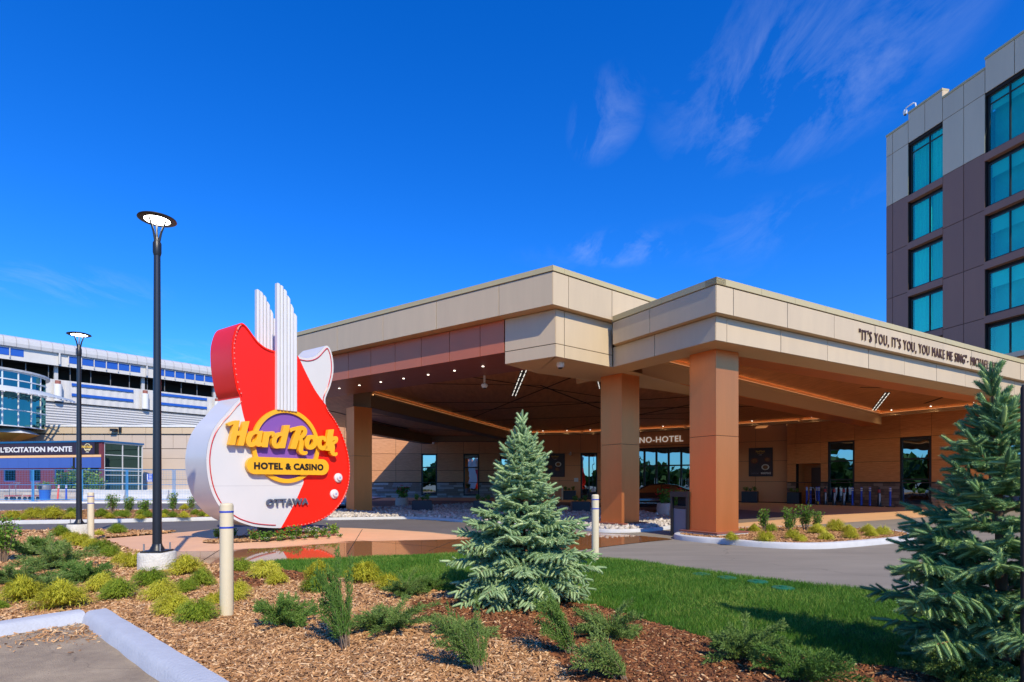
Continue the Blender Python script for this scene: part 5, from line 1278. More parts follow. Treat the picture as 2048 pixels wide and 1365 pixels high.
for (x, y, rz, w_, h, lb) in [(-4.1, 26.0, 0.05, 0.9, 0.62, 'black planter box on river stones left of the young spruce'), (-1.35, 26.2, 0.05, 0.85, 0.6, 'black planter box partly behind the young spruce'), (3.0, 25.0, 0.1, 0.8, 0.6, 'black planter box right behind the young spruce'),
                              (16.9, 40.4, -0.6, 1.05, 0.8, 'black planter box under the poster by the front column'), (19.0, 38.3, -0.9, 0.8, 0.78, 'black planter box in the corner beside the door niche'), (4.75, 47.2, -0.2, 1.1, 0.75, 'black planter box below the far left poster')]:
    t, f = box_planter(x, y, rz, w_, h, lb); PLANT_TOPS.append((x, y, h+0.012, w_*0.46, w_*0.2, lb, rz))
RP = [(6.3, 23.4, 'round stone planter of red and white flowers between the two big columns', 0.07, 1.0), (-6.0, 31.0, 'round stone planter with dark red flowers near the far column', 0.07, 1.05), (6.05, 20.6, 'round stone planter mostly hidden behind the litter bin', 0.07, 1.0)]
for x, y, lb, z, s_ in RP: round_planter(x, y, lb, z, s_)
# black car
cf = Fr((6.9, 27.4), (0.95, -0.31)); cf = cf if cf.n.y < 0 else Fr(cf.P, cf.d, -1)
car = thing('parked_car', (6.9, 27.4, 0), 'black sedan parked under the canopy behind the columns', 'car')
M_cb = mat('car_black', S(14,15,18), 0.15, spec=0.6, coat=1.0)
sec = [(-2.42, 0.42, 0.62, 0.60), (-2.3, 0.34, 0.78, 0.78), (-1.9, 0.30, 0.86, 0.87), (-1.0, 0.28, 0.93, 0.92), (0, 0.28, 0.95, 0.93), (1.0, 0.28, 0.95, 0.92), (1.9, 0.30, 0.97, 0.88), (2.3, 0.34, 0.95, 0.80), (2.42, 0.45, 0.85, 0.66)]
vs = []; fs = []; prof = [(-0.94, 0.0), (-1.0, 0.35), (-0.98, 0.7), (-0.88, 1.0), (0.88, 1.0), (0.98, 0.7), (1.0, 0.35), (0.94, 0.0)]
for k, (a_, z0, z1, wd) in enumerate(sec):
    for p, q in prof: vs.append(cf.pt(a_, p*wd, z0+(z1-z0)*q))
    if k:
        for j in range(8): fs.append(((k-1)*8+j, k*8+j, k*8+(j+1) % 8, (k-1)*8+(j+1) % 8))
fs += [tuple(range(8)), tuple(range(8*(len(sec)-1), 8*len(sec)))[::-1]]
MB().add(vs, fs).build('body', M_cb, car, smooth=0.7)
cab = [(-1.15, 0.93, 0.80), (-0.25, 1.36, 0.62), (0.45, 1.40, 0.60), (1.0, 1.33, 0.60), (1.95, 0.96, 0.76)]
vs = []; fs = []
for k, (a_, z, wd) in enumerate(cab):
    vs += [cf.pt(a_ if k not in (0, 4) else a_, -wd-0.12*(z > 1), 0.9), cf.pt(a_, -wd, z), cf.pt(a_, wd, z), cf.pt(a_, wd+0.12*(z > 1), 0.9)]
    if k:
        for j in range(3): fs.append((4*k-4+j, 4*k+j, 4*k+j+1, 4*k-3+j))
MB().add(vs, fs).build('cabin', M_cb, car, smooth=0.5)
for (q, s_) in (([(-0.95, 0.96), (-0.22, 1.30), (0.30, 1.335), (0.30, 0.97)], 1), ([(0.36, 0.97), (0.36, 1.335), (0.95, 1.27), (1.35, 1.05), (1.3, 0.97)], 1)):
    for sd in (-1, 1):
        b = MB(); wds = lambda z: sd*(0.785-(z-0.9)*0.30); b.add([cf.pt(a_, wds(z), z) for a_, z in q]+[cf.pt(a_, wds(z)-sd*0.02, z) for a_, z in q], [tuple(range(len(q))), tuple(range(len(q), 2*len(q)))]+[(i, (i+1) % len(q), len(q)+(i+1) % len(q), len(q)+i) for i in range(len(q))])
        b.build('side_window', glassmat('car_glass', (0.8, 0.85, 0.88), (0.05, 0.06, 0.06), 0.5) if 'cg' not in globals() else cg, car); cg = bpy.data.materials['car_glass']
for a_ in (-1.45, 1.45):
    for sd in (-1, 1):
        wh_ = MB().tube([cf.pt(a_, sd*0.70, 0.33), cf.pt(a_, sd*0.925, 0.33)], 0.33, 20).build('wheel', M_black, car)
        MB().tube([cf.pt(a_, sd*0.90, 0.33), cf.pt(a_, sd*0.932, 0.33)], 0.21, 14).build('rim', MATS['chrome'], wh_)
for sd in (-1, 1):
    MB().fbox(cf, -2.40, -2.2, sd*0.55-0.15, sd*0.55+0.15, 0.60, 0.72).build('headlight', MATS['chrome'], car); MB().fbox(cf, 2.25, 2.42, sd*0.5-0.16, sd*0.5+0.16, 0.68, 0.78).build('tail_light', mat('tail_red', S(130,10,14), 0.3), car)
    MB().fbox(cf, -0.85, -0.68, sd*0.98-0.09, sd*0.98+0.09, 0.95, 1.06).build('mirror', M_cb, car, bevel=0.02)
    MB().fbox(cf, -2.0, 2.0, sd*0.93-0.012, sd*0.93+0.012, 0.47, 0.50).build('trim', MATS['chrome'], car)
# dark post at the right edge of the picture
tag(MB().lathe((3.258, 3.62, 0.0), [(0.018, 0), (0.018, 2.05), (0.010, 2.07)], 12).build('tree_stake', mat('stake_brown', S(46,34,26), 0.7), smooth=0.7), 'thin dark stake standing beside the right hand spruce', 'stake')
# ---------------------------------------------------------------- vegetation builders
def basis(D, rng):
    """orthonormal frames (n,3,3) whose third column is D"""
    D = D/np.linalg.norm(D, axis=1, keepdims=True)
    A = rng.normal(size=D.shape); A -= (A*D).sum(1, keepdims=True)*D; A /= np.linalg.norm(A, axis=1, keepdims=True)+1e-9
    return np.stack([A, np.cross(D, A), D], axis=2)
def scatter(pv, pf, Rm, P, sc_):
    """one joined mesh of many copies of a small shape"""
    n = len(P); k = len(pv)
    V = np.einsum('nij,kj->nki', Rm, pv)*(sc_[:, None, None] if sc_.ndim == 1 else 1.0)
    if sc_.ndim == 2: V = np.einsum('nij,nkj->nki', Rm, pv[None]*sc_[:, None, :])
    V = V+P[:, None, :]
    out = []
    for f in pf: f = np.asarray(f); out.append((f[None]+(np.arange(n)*k)[:, None, None]).reshape(-1, f.shape[1]))
    return V.reshape(-1, 3), out
def veg_obj(name, V, Fs, m, parent, local=True, kind=None):
    me = fast_mesh(name, V, Fs); me.materials.append(m)
    o = link(bpy.data.objects.new(name, me), parent, local)
    if kind: o['kind'] = kind
    return o

def shoot_proto(rng, nn=60, ln=1.0, nl=0.17, wd=0.026, core=0.135):
    """a spruce shoot of unit length along z, clothed in needles"""
    V = []; F = []
    for q in range(5):
        z, r = [(0, 0.6), (0.2, 1), (0.6, 0.95), (0.9, 0.7), (1.04, 0.15)][q]
        for k in range(5): t = 2*math.pi*k/5; V.append((core*r*math.cos(t), core*r*math.sin(t), z))
    F4 = [(q*5+k, q*5+(k+1) % 5, q*5+5+(k+1) % 5, q*5+5+k) for q in range(4) for k in range(5)]
    F3 = []
    for i in range(nn):
        z = i/nn*0.98+0.02; t = i*2.399+rng.uniform(-.3, .3); l = nl*rng.uniform(0.8, 1.15)*(1-0.25*z)
        d = np.array([math.cos(t)*0.8, math.sin(t)*0.8, 0.75+0.3*z]); d /= np.linalg.norm(d); s_ = np.array([-math.sin(t), math.cos(t), 0])
        p = np.array([math.cos(t)*core*0.7, math.sin(t)*core*0.7, z]); o = len(V)
        V += [tuple(p-s_*wd), tuple(p+s_*wd), tuple(p+d*l)]; F3.append((o, o+1, o+2))
    return np.array(V), [np.array(F4), np.array(F3)]

def spruce(name, loc, H, Rb, seed, label, m, tipm, open_=0.0, sl=0.075, dens=1.0, lean=(0, 0), proto={}):
    rng = np.random.default_rng(seed); t = thing(name, loc, label, 'spruce tree', 'young blue spruces')
    PV, PF = shoot_proto(rng, **proto)
    pos = []; dirs = []; lens = []; br = MB()
    trunk = [(lean[0]*z*z, lean[1]*z*z, z*H) for z in np.linspace(0, 0.985, 12)]
    br_t = MB().tube(trunk, [0.045*(1-z)*H/2.3+0.006 for z in np.linspace(0, 1, 12)], 8)
    nl = int(17*H/2.3*(1-0.25*open_)); golden = 0.0
    def add(p, d, l): pos.append(p); dirs.append(d); lens.append(l)
    for lv in range(nl):
        f = (lv+0.35)/nl                       # 0 base .. 1 top
        z = H*(0.05+0.80*f**0.95)
        Lb = Rb*((1-f)**0.86)*(1.0-0.14*math.cos(f*11))+0.04
        if f < 0.08: Lb *= 0.85
        nb = int(round((11 if f < 0.5 else 8 if f < 0.75 else 6)*(1-0.25*open_)))
        for k in range(nb):
            golden += 2.4; ang = golden+rng.uniform(-.25, .25); L_ = Lb*rng.uniform(0.78, 1.18)
            el = (-0.18+0.55*f+0.75*f*f)+rng.uniform(-.12, .12)+0.15*open_
            d0 = np.array([math.cos(ang)*math.cos(el), math.sin(ang)*math.cos(el), math.sin(el)])
            side = np.array([-math.sin(ang), math.cos(ang), 0])
            base = np.array([lean[0]*(z/H)**2, lean[1]*(z/H)**2, z]); n = max(3, int(L_/0.045)); pts = []
            for q in range(n+1):
                s_ = q/n; p = base+d0*L_*s_+np.array([0, 0, -0.16*L_*s_*s_*(1-f)*(1-0.4*open_)+0.05*L_*s_**3]); pts.append(p)
            br.tube([tuple(p) for p in pts], [0.012*(1-0.8*q/n)*(0.5+0.5*(1-f)) for q in range(n+1)], 5)
            # side twigs with their shoots
            for q in range(1, n+1):
                s_ = q/n
                if s_ < 0.22 and f < 0.6: continue
                for sd in (-1, 1):
                    if rng.random() > 0.95*dens: continue
                    tl = (L_*(1-s_)*0.55+sl*0.9)*rng.uniform(0.7, 1.1); tl = min(tl, 0.30)
                    td = d0*0.62+side*sd*0.80+np.array([0, 0, rng.uniform(-.30, .10)-0.12*(1-f)]); td /= np.linalg.norm(td)
                    m_ = max(1, int(tl/(sl*0.62)))
                    for w_ in range(m_):
                        pp = pts[q]+td*(w_*sl*0.62)
                        add(pp, td+rng.normal(size=3)*0.10+np.array([0, 0, -0.35*(1-f)]), sl*rng.uniform(0.85, 1.25))
                        if w_ < m_-1 and rng.random() < 0.75*dens:
                            for s2 in (-1, 1): add(pp, td*0.7+np.cross(td, np.array([0, 0, 1.0]))*s2*0.75+np.array([0, 0, rng.uniform(-.5, .05)*(1-f)]), sl*rng.uniform(0.7, 1.05))
                if rng.random() < 0.5: add(pts[q], d0+np.array([0, 0, 0.7])+rng.normal(size=3)*0.3, sl*rng.uniform(0.7, 1.0))
            add(pts[-1], d0+np.array([0, 0, -0.15*(1-f)+0.1]), sl*1.3)
    # leader
    zt = H*0.76
    while zt < H*0.965:
        for k in range(4):
            ang = rng.uniform(0, 6.28); el = 0.55+0.5*(zt/H-0.8)/0.16; ll = sl*1.5*(1.0-0.25*(zt/H-0.8)/0.16)
            add(np.array([lean[0]*(zt/H)**2, lean[1]*(zt/H)**2, zt]), np.array([math.cos(ang)*math.cos(el), math.sin(ang)*math.cos(el), math.sin(el)]), ll*1.1)
        zt += sl*0.55
    add(np.array([lean[0], lean[1], H*0.955]), np.array([0.02, 0.01, 1.0]), H*0.05)
    P = np.array(pos); D = np.array(dirs); Ls = np.array(lens)
    th = np.clip(Ls*1.0, 0.05, 0.15)*1.15
    V, Fs = scatter(PV, PF, basis(D, rng), P, np.stack([th, th, Ls], 1))
    br_t.build('trunk', mat('spruce_bark', S(112,84,62), 0.9, var=0.15, vscale=20), t, smooth=0.8, local=True)
    br.build('branches', mat('twig_brown', S(150,108,70), 0.85, var=0.15, vscale=20), t, local=True)
    veg_obj('needles', V, Fs, m, t)
    return len(P)

def mop_proto(seed, m, name, label):
    """threadleaf mound, unit width and about 0.55 high"""
    rng = np.random.default_rng(seed); V = []; F = []
    for i in range(820):
        a = rng.uniform(0, 6.283); u = rng.random()**0.55; r1 = 0.5*u*rng.uniform(0.85, 1.12)*(1+0.10*math.sin(3*a+seed)+0.08*math.sin(5*a))
        h = (0.10+0.40*math.sqrt(max(0.0, 1-u*u)))*rng.uniform(0.82, 1.15)*(1+0.15*math.sin(2*a+seed*2)); start = np.array([r1*0.25*math.cos(a), r1*0.25*math.sin(a), 0.02+h*0.3])
        mid = np.array([r1*0.75*math.cos(a), r1*0.75*math.sin(a), h]); a2 = a+rng.uniform(-.35, .35)
        end = np.array([r1*1.12*math.cos(a2), r1*1.12*math.sin(a2), max(0.01, h-rng.uniform(-0.02, 0.13))])
        pts = []
        for q in np.linspace(0, 1, 6): pts.append((1-q)**2*start+2*q*(1-q)*(mid+(mid-start)*0.3)+q*q*end)
        side = np.array([-math.sin(a), math.cos(a), rng.uniform(-.5, .5)]); wd = rng.uniform(0.005, 0.009)
        o = len(V)
        for q, p in enumerate(pts): ww = wd*(1-0.55*q/5); V += [p-side*ww, p+side*ww]
        for q in range(5): F.append((o+2*q, o+2*q+1, o+2*q+3, o+2*q+2))
        for q in (2, 3, 4, 4):       # little side threads
            p = pts[q]; dd = rng.normal(size=3)*0.6+np.array([math.cos(a), math.sin(a), -0.5]); dd /= np.linalg.norm(dd); l = rng.uniform(0.05, 0.11); o = len(V)
            s2 = np.cross(dd, [0.3, 0.1, 1]); s2 /= np.linalg.norm(s2)+1e-6
            V += [p-s2*wd*0.6, p+s2*wd*0.6, p+dd*l+s2*wd*0.4, p+dd*l-s2*wd*0.4]; F.append((o, o+1, o+2, o+3))
    me = fast_mesh(name, np.array(V), [np.array(F)]); me.materials.append(m)
    return me

def juniper_mesh(seed, kind=0):
    """feathery spreading juniper about 1 wide, 0.8 high; kind 1 = leaning plume"""
    rng = np.random.default_rng(seed); V = []; F = []; st = MB()
    nbr = 26 if kind == 0 else 18
    for i in range(nbr):
        a = rng.uniform(0, 6.283) if kind == 0 else rng.normal(0, 0.55); el = rng.uniform(0.5, 1.35) if kind == 0 else rng.uniform(0.7, 1.25)
        ln = rng.uniform(0.40, 0.72) if kind == 0 else rng.uniform(0.6, 1.05)
        d = np.array([math.cos(a)*math.cos(el), math.sin(a)*math.cos(el), math.sin(el)]); pts = []; p = np.array([0, 0, 0.0])+rng.normal(size=3)*np.array([.05, .05, 0])
        n = 12
        for q in range(n+1):
            pts.append(p.copy()); p = p+d*ln/n; d = d+np.array([0.05*math.cos(a), 0.05*math.sin(a), -0.045])+rng.normal(size=3)*0.03; d /= np.linalg.norm(d)
        st.tube([tuple(q) for q in pts[:10]], [0.010*(1-0.09*q) for q in range(10)], 4, cap=False)
        for q in range(2, n+1):
            dd = pts[min(q, n)]-pts[q-1]; dd /= np.linalg.norm(dd)+1e-9
            for sd in range(9):
                sdv = rng.normal(size=3); sdv -= sdv.dot(dd)*dd; sdv /= np.linalg.norm(sdv)
                tw = dd*0.85+sdv*0.62; tw /= np.linalg.norm(tw); tl = rng.uniform(0.07, 0.15)*(1.1-0.35*q/n); pp = pts[q]
                m_ = 9
                for w_ in range(m_):
                    b = pp+tw*tl*w_/m_; nd = tw*0.85+rng.normal(size=3)*0.38; nd /= np.linalg.norm(nd); l = 0.032*rng.uniform(.8, 1.3)
                    s2 = np.cross(nd, rng.normal(size=3)); s2 /= np.linalg.norm(s2)+1e-9; o = len(V); wd = 0.0052
                    V += [b-s2*wd, b+s2*wd, b+nd*l]; F.append((o, o+1, o+2))
    me = fast_mesh('foliage', np.array(V), [np.array(F)])
    return me, st

def leafy_mesh(seed, hgt=1.4, nst=16, leaves=420, lsz=0.10, base=0.3):
    """upright leafy shrub, unit width"""
    rng = np.random.default_rng(seed); V = []; F = []; st = MB()
    tips = []
    for i in range(nst):
        a = rng.uniform(0, 6.283); r = 0.40*math.sqrt(rng.random()); top = np.array([r*math.cos(a), r*math.sin(a), hgt*rng.uniform(0.65, 0.98)])
        b = np.array([r*0.25*math.cos(a), r*0.25*math.sin(a), 0.0]); mid = (b+top)/2+rng.normal(size=3)*0.05
        pts = [tuple((1-q)**2*b+2*q*(1-q)*mid+q*q*top) for q in np.linspace(0, 1, 7)]; st.tube(pts, [0.014-0.0016*q for q in range(7)], 5, cap=False); tips.append(pts)
    for i in range(leaves):
        p = tips[rng.integers(nst)]; q = rng.uniform(base, 1.0); k = min(5, int(q*6)); c = np.array(p[k])*(1-(q*6-k))+np.array(p[k+1])*(q*6-k)
        a = rng.uniform(0, 6.283); off = np.array([math.cos(a), math.sin(a), rng.uniform(-.2, .6)])*rng.uniform(0.02, 0.13); c = c+off
        d = off/np.linalg.norm(off)+rng.normal(size=3)*0.5; d /= np.linalg.norm(d); s2 = np.cross(d, rng.normal(size=3)); s2 /= np.linalg.norm(s2); l = lsz*rng.uniform(.7, 1.3); up = np.cross(d, s2)*0.18*l
        o = len(V); V += [c, c+d*l*0.5-s2*l*0.33+up, c+d*l, c+d*l*0.5+s2*l*0.33+up]; F += [(o, o+1, o+2), (o, o+2, o+3)]
    return fast_mesh('foliage', np.array(V), [np.array(F)]), st

L_yel = leafmat('yellow_threadleaf', S(152,156,36), S(212,208,66), S(240,230,104), 0.25)
L_grn = leafmat('green_threadleaf', S(96,128,28), S(148,168,48), S(190,196,74), 0.25)
L_jun = leafmat('juniper_green', S(62,98,38), S(104,140,58), S(150,176,90), 0.2)
L_jun2 = leafmat('juniper_olive', S(76,106,46), S(122,150,72), S(172,186,108), 0.2)
L_leaf = leafmat('shrub_leaf', S(66,108,34), S(112,150,52), S(160,184,86), 0.3)
L_spr = leafmat('blue_spruce', S(112,144,98), S(170,196,140), S(214,226,168), 0.12, 0.55)
L_spr2 = leafmat('green_spruce', S(66,108,72), S(122,160,104), S(194,214,132), 0.12, 0.55)
L_flr = leafmat('red_flower', S(190,20,40), S(225,50,60), None, 0.25); L_flw = leafmat('white_flower', S(235,232,226), S(250,248,244), None, 0.3)
M_twig = mat('grey_twig', S(128,108,88), 0.9, var=0.15, vscale=30)
MOPS = {'y': [mop_proto(40+i, L_yel, 'foliage', '') for i in range(4)], 'g': [mop_proto(60+i, L_grn, 'foliage', '') for i in range(3)]}
def simple_plant(name, me, x, y, z, s_, label, cat, group, stem=None):
    t = thing(name, (x, y, z), label, cat, group); t.rotation_euler = (0, 0, R.uniform(0, 6.28)); t.scale = s_
    o = bpy.data.objects.new('foliage', me); link(o, t, True)
    if stem: o2 = bpy.data.objects.new('stems', stem); link(o2, t, True)
    return t
def mound_set(lst, key, z, place, group):
    kind = 'yellow' if key == 'y' else 'green'
    for i, (x, y, w_) in enumerate(sorted(lst, key=lambda q: q[0]/q[1])):
        s_ = w_*R.uniform(1.02, 1.12)
        simple_plant('threadleaf_mound', R.choice(MOPS[key]), x, y, z, (s_, s_, s_*R.uniform(0.95, 1.25)), '%s from the left of the low %s threadleaf mounds %s' % (ORD[i], kind, place), 'shrub', group)
MY = [(-5.77,6.71,0.45),(-5.02,6.34,0.50),(-5.26,7.27,0.36),(-4.18,6.79,0.39),(-3.63,6.07,0.35),(-4.95,8.64,0.49),(-6.23,9.34,0.42),(-6.78,9.86,0.32),(-8.76,11.86,0.35),(-9.42,12.42,0.46),(-10.44,13.47,0.40),(-3.44,6.56,0.21),(-3.31,6.79,0.32),(-3.64,8.39,0.42),(-3.23,7.81,0.29),(-10.86,14.95,0.26),(-2.84,8.35,0.42),(-2.10,8.01,0.50),(-1.64,7.51,0.31)]
MG = [(-5.66,6.29,0.17),(-4.73,6.83,0.39),(-4.91,7.71,0.40),(-4.18,7.27,0.27),(-4.21,7.71,0.36),(-3.20,5.77,0.36),(-7.54,10.70,0.34),(-8.11,11.23,0.42),(-11.65,14.68,0.45),(-10.74,15.48,0.44),(-4.29,8.98,0.33),(-2.53,7.27,0.33)]
IY = [(-16.81,19.14,0.52),(-16.74,19.92,0.61),(-15.59,19.29,0.70),(-15.12,19.50,0.42),(-16.40,19.14,0.31),(-13.91,19.65,0.34),(-12.75,19.50,0.30),(-11.56,20.03,0.38),(-12.36,20.19,0.22),(-10.99,20.59,0.22),(-14.87,25.85,0.44)]
IY = [(x*1.06, y*1.06, w_*1.06) for x, y, w_ in IY]
IG = [(-16.98,22.00,0.52),(-15.10,20.94,0.53),(-14.79,21.36,0.38),(-14.15,20.76,0.41),(-13.29,20.76,0.41),(-14.80,22.67,0.37),(-12.29,20.59,0.35),(-13.82,22.67,0.33),(-12.43,22.33,0.36),(-11.64,21.36,0.31)]
IG = [(x*1.04, y*1.04, w_*1.04) for x, y, w_ in IG]
RY = [(4.88,12.65,0.25),(6.31,14.82,0.28),(5.51,12.37,0.34),(6.39,12.94,0.29),(6.27,12.37,0.23),(7.63,14.20,0.38),(7.05,12.77,0.29),(8.51,14.96,0.40),(8.67,14.63,0.33),(7.75,13.02,0.32),(9.16,14.63,0.30),(8.54,13.52,0.28),(9.10,13.96,0.30)]
RY = [(x*1.035, y*1.035, w_*1.15) for x, y, w_ in RY]
mound_set(MY, 'y', 0.04, 'in the front bed', 'threadleaf mounds in the front bed'); mound_set(MG, 'g', 0.04, 'in the front bed', 'threadleaf mounds in the front bed')
mound_set(IY, 'y', 0.10, 'on the left island', 'mounds on the left island'); mound_set(IG, 'g', 0.10, 'on the left island', 'mounds on the left island')
mound_set(RY, 'y', 0.10, 'on the column island', 'mounds on the column island'); mound_set([(6.1,15.1,0.2),(7.0,15.4,0.34)], 'g', 0.10, 'on the column island', 'mounds on the column island')
JM = []
for i in range(5):
    me, st = juniper_mesh(80+i, 0 if i < 3 else 1); me.materials.append(L_jun if i in (0, 3) else L_jun2); JM.append((me, st.mesh('stems', M_twig)))
JUN = [(-9.06,10.74,0.80,0.62,0,'large feathery juniper beside the leafy shrub at left edge'),(-7.38,9.19,0.85,0.60,1,'large feathery juniper at the middle of the left clump'),(-6.08,8.09,0.62,0.46,0,'feathery juniper at the right end of the left clump'),(-6.83,7.87,0.72,0.42,2,'low spreading juniper at the front of the left clump'),(-6.14,7.46,0.6,0.26,1,'flat juniper sprawling in front of the left clump'),
       (-2.25,5.54,0.46,0.50,0,'dark upright juniper just right of the front bollard'),(-1.41,4.80,0.40,0.66,3,'tall leaning juniper plume in the middle of the mulch'),(-1.14,5.43,0.70,0.36,2,'wide low juniper left of the young spruce'),(-1.29,6.97,0.46,0.34,1,'small juniper at the lawn edge by the yellow mounds'),(-1.06,7.36,0.46,0.34,0,'small dark juniper at the lawn edge next to the young spruce'),(-0.23,4.20,0.40,0.46,4,'bushy juniper plume at the bottom in front of the young spruce'),(-0.49,5.20,0.48,0.26,2,'thin juniper behind the bushy bottom plume'),
       (0.48,4.62,0.36,0.46,3,'grey green upright juniper right of the young spruce shadow'),(0.88,5.15,0.52,0.38,1,'spreading juniper at the lawn corner right of the young spruce'),(0.79,4.05,0.44,0.36,4,'juniper cut off by the bottom edge near the middle'),(1.86,4.48,0.52,0.44,2,'feathery juniper at the lower lawn edge'),(2.05,3.98,0.52,0.40,0,'juniper at the bottom edge left of the big right spruce'),(3.1,3.95,0.5,0.35,1,'juniper sprig under the big right spruce')]
for x, y, w_, h, k, lb in JUN:
    t = simple_plant('juniper', JM[k][0], x, y, 0.04, (w_*1.12, w_*1.12, h*1.5), lb, 'juniper', 'junipers in the front bed', JM[k][1])
    if k >= 3: t.rotation_euler = (0, 0, R.choice((2.6, 3.3)))
LM = []
for i in range(4):
    me, st = leafy_mesh(120+i, (1.5, 1.5, 1.05, 1.7)[i], leaves=(700, 900, 900, 800)[i], base=(0.35, 0.2, 0.1, 0.35)[i]); me.materials.append(L_leaf); LM.append((me, st.mesh('stems', M_twig)))
LS = [(-8.9,9.95,0.60,0.60,0,0.04,'leafy green shrub cut by the left edge of the picture'),(6.75,15.3,0.42,0.40,3,0.1,'thin leafy shrub nearest the front copper column'),(7.55,15.5,0.48,0.48,1,0.1,'dense leafy shrub in the middle of the column island'),(8.05,15.6,0.50,0.46,3,0.1,'twiggy leafy shrub right of the dense one on the column island'),(8.55,15.95,0.38,0.40,1,0.1,'rightmost leafy shrub on the column island')]
for i, (x, y, w_, h) in enumerate([(-17.85,25.40,0.57,0.57),(-16.82,24.97,0.56,0.50),(-16.17,24.97,0.59,0.54),(-14.19,23.77,0.47,0.54),(-14.56,25.85,0.40,0.49)]):
    LS.append((x, y, w_*1.1, h*1.05, i % 4, 0.1, ORD[i]+' leafy shrub in the back row of the left island'))
for x, y, w_, h, k, z, lb in LS: simple_plant('leafy_shrub', LM[k][0], x, y, z, (w_, w_, h), lb, 'shrub', 'leafy shrubs', LM[k][1])
# shrubs behind the planter wall
for i, (x, y, s_, lb) in enumerate([(-39.2, 47.6, 1.2, 'small green shrub behind the stone planter wall at left'), (-37.6, 47.8, 2.2, 'large pale green shrub behind the blue barrel'), (-36.0, 48.0, 2.5, 'widest pale green shrub at the right end of the planter wall'), (-34.7, 47.7, 1.7, 'rounded shrub nearest the glazed corner')]):
    simple_plant('planter_shrub', LM[2][0], x, y, 0.5, (s_, s_, s_*0.82), lb, 'shrub', 'shrubs behind the planter wall', LM[2][1])
# flowers under the guitar and in the planters
def flower_mesh(seed, red, white):
    me, st = leafy_mesh(seed, 0.75, 10, 240, 0.15, 0.2); return me, st
FM = []
for i in range(3):
    rng = np.random.default_rng(200+i); me, st = leafy_mesh(200+i, 0.7, 10, 210, 0.16, 0.2); me.materials.append(L_leaf)
    V = []; F = []
    for k in range(26):
        a = rng.uniform(0, 6.28); r = 0.5*math.sqrt(rng.random()); c = np.array([r*math.cos(a), r*math.sin(a), rng.uniform(0.45, 0.85)*(1-0.5*r)])
        for q in range(5):
            t = q*1.2566; o = len(V); d = np.array([math.cos(t), math.sin(t), 0.5])*0.06; d2 = np.array([math.cos(t+.8), math.sin(t+.8), 0.5])*0.06; V += [c, c+d, c+(d+d2)*0.75, c+d2]; F.append((o, o+1, o+2, o+3))
    fm = []
    for m in (L_flr, L_flw): f = fast_mesh('flowers', np.array(V), [np.array(F)]); f.materials.append(m); fm.append(f)
    FM.append((me, st.mesh('stems', M_twig), fm))
def flower(x, y, z, w_, h, lb, group, col, k):
    t = simple_plant('flowering_plant', FM[k][0], x, y, z, (w_, w_, h*1.2), lb, 'flowers', group, FM[k][1])
    if col is not None: link(bpy.data.objects.new('flowers', FM[k][2][col]), t, True)['kind'] = 'stuff'
FLW = [(-7.43,14.43,0.36,0.31,None),(-7.20,14.71,0.27,0.27,None),(-6.36,13.97,0.30,0.30,0),(-6.0,13.75,0.44,0.31,None),(-5.70,13.97,0.39,0.30,0),(-5.45,14.27,0.46,0.41,0),(-5.18,14.71,0.42,0.34,1),(-4.95,14.92,0.32,0.27,1),(-4.81,15.29,0.39,0.36,None)]
for i, (x, y, w_, h, c) in enumerate(FLW): flower(x, y, 0.03, w_, h, ORD[i]+' plant from the left in the little bed under the guitar sign', 'bedding plants under the guitar', c, i % 3)
for i in range(7): flower(-5.9+0.24*i, 13.7+0.17*i, 0.03, 0.16, 0.12, ORD[i]+' low white bedding flower from the left in front of the guitar pedestal', 'white bedding flowers', 1, i % 3)
for i, (x, y, z, w_, d_, lb, rz) in enumerate(PLANT_TOPS):
    for k, q in enumerate((-0.6, 0.0, 0.6)):
        flower(x+q*w_*math.cos(rz), y+q*w_*math.sin(rz), z, w_*0.75, w_*(0.5 if k == 1 else 0.85), ['left', 'middle', 'right'][k]+' plant in the '+lb, 'planter plants', 1 if k == 1 else None, (i+k) % 3)
for x, y, lb, z, s_ in RP: flower(x, y, z+0.45*s_, 0.85*s_, 0.75*s_, 'bushy flowering plant filling the '+lb.split(' of ')[0].split(' with ')[0]+(' by the far column' if 'far' in lb else '' if 'bin' in lb else ' between columns'), 'planter plants', 0, 1)

# ---------------------------------------------------------------- the two young spruces
ns1 = spruce('blue_spruce', (0.12, 6.68, 0.04), 2.25, 0.81, 5, 'young blue spruce standing at the lawn edge before the canopy', L_spr, None, 0.10, 0.094, 0.92, proto=dict(nn=80, nl=0.18, wd=0.021, core=0.115))
ns2 = spruce('green_spruce', (3.58, 4.15, 0.04), 2.28, 0.78, 9, 'larger looking dark spruce cut by the right edge of the picture', L_spr2, None, 0.75, 0.112, 0.80, lean=(-0.09, 0.0), proto=dict(nn=110, nl=0.19, wd=0.017, core=0.085))
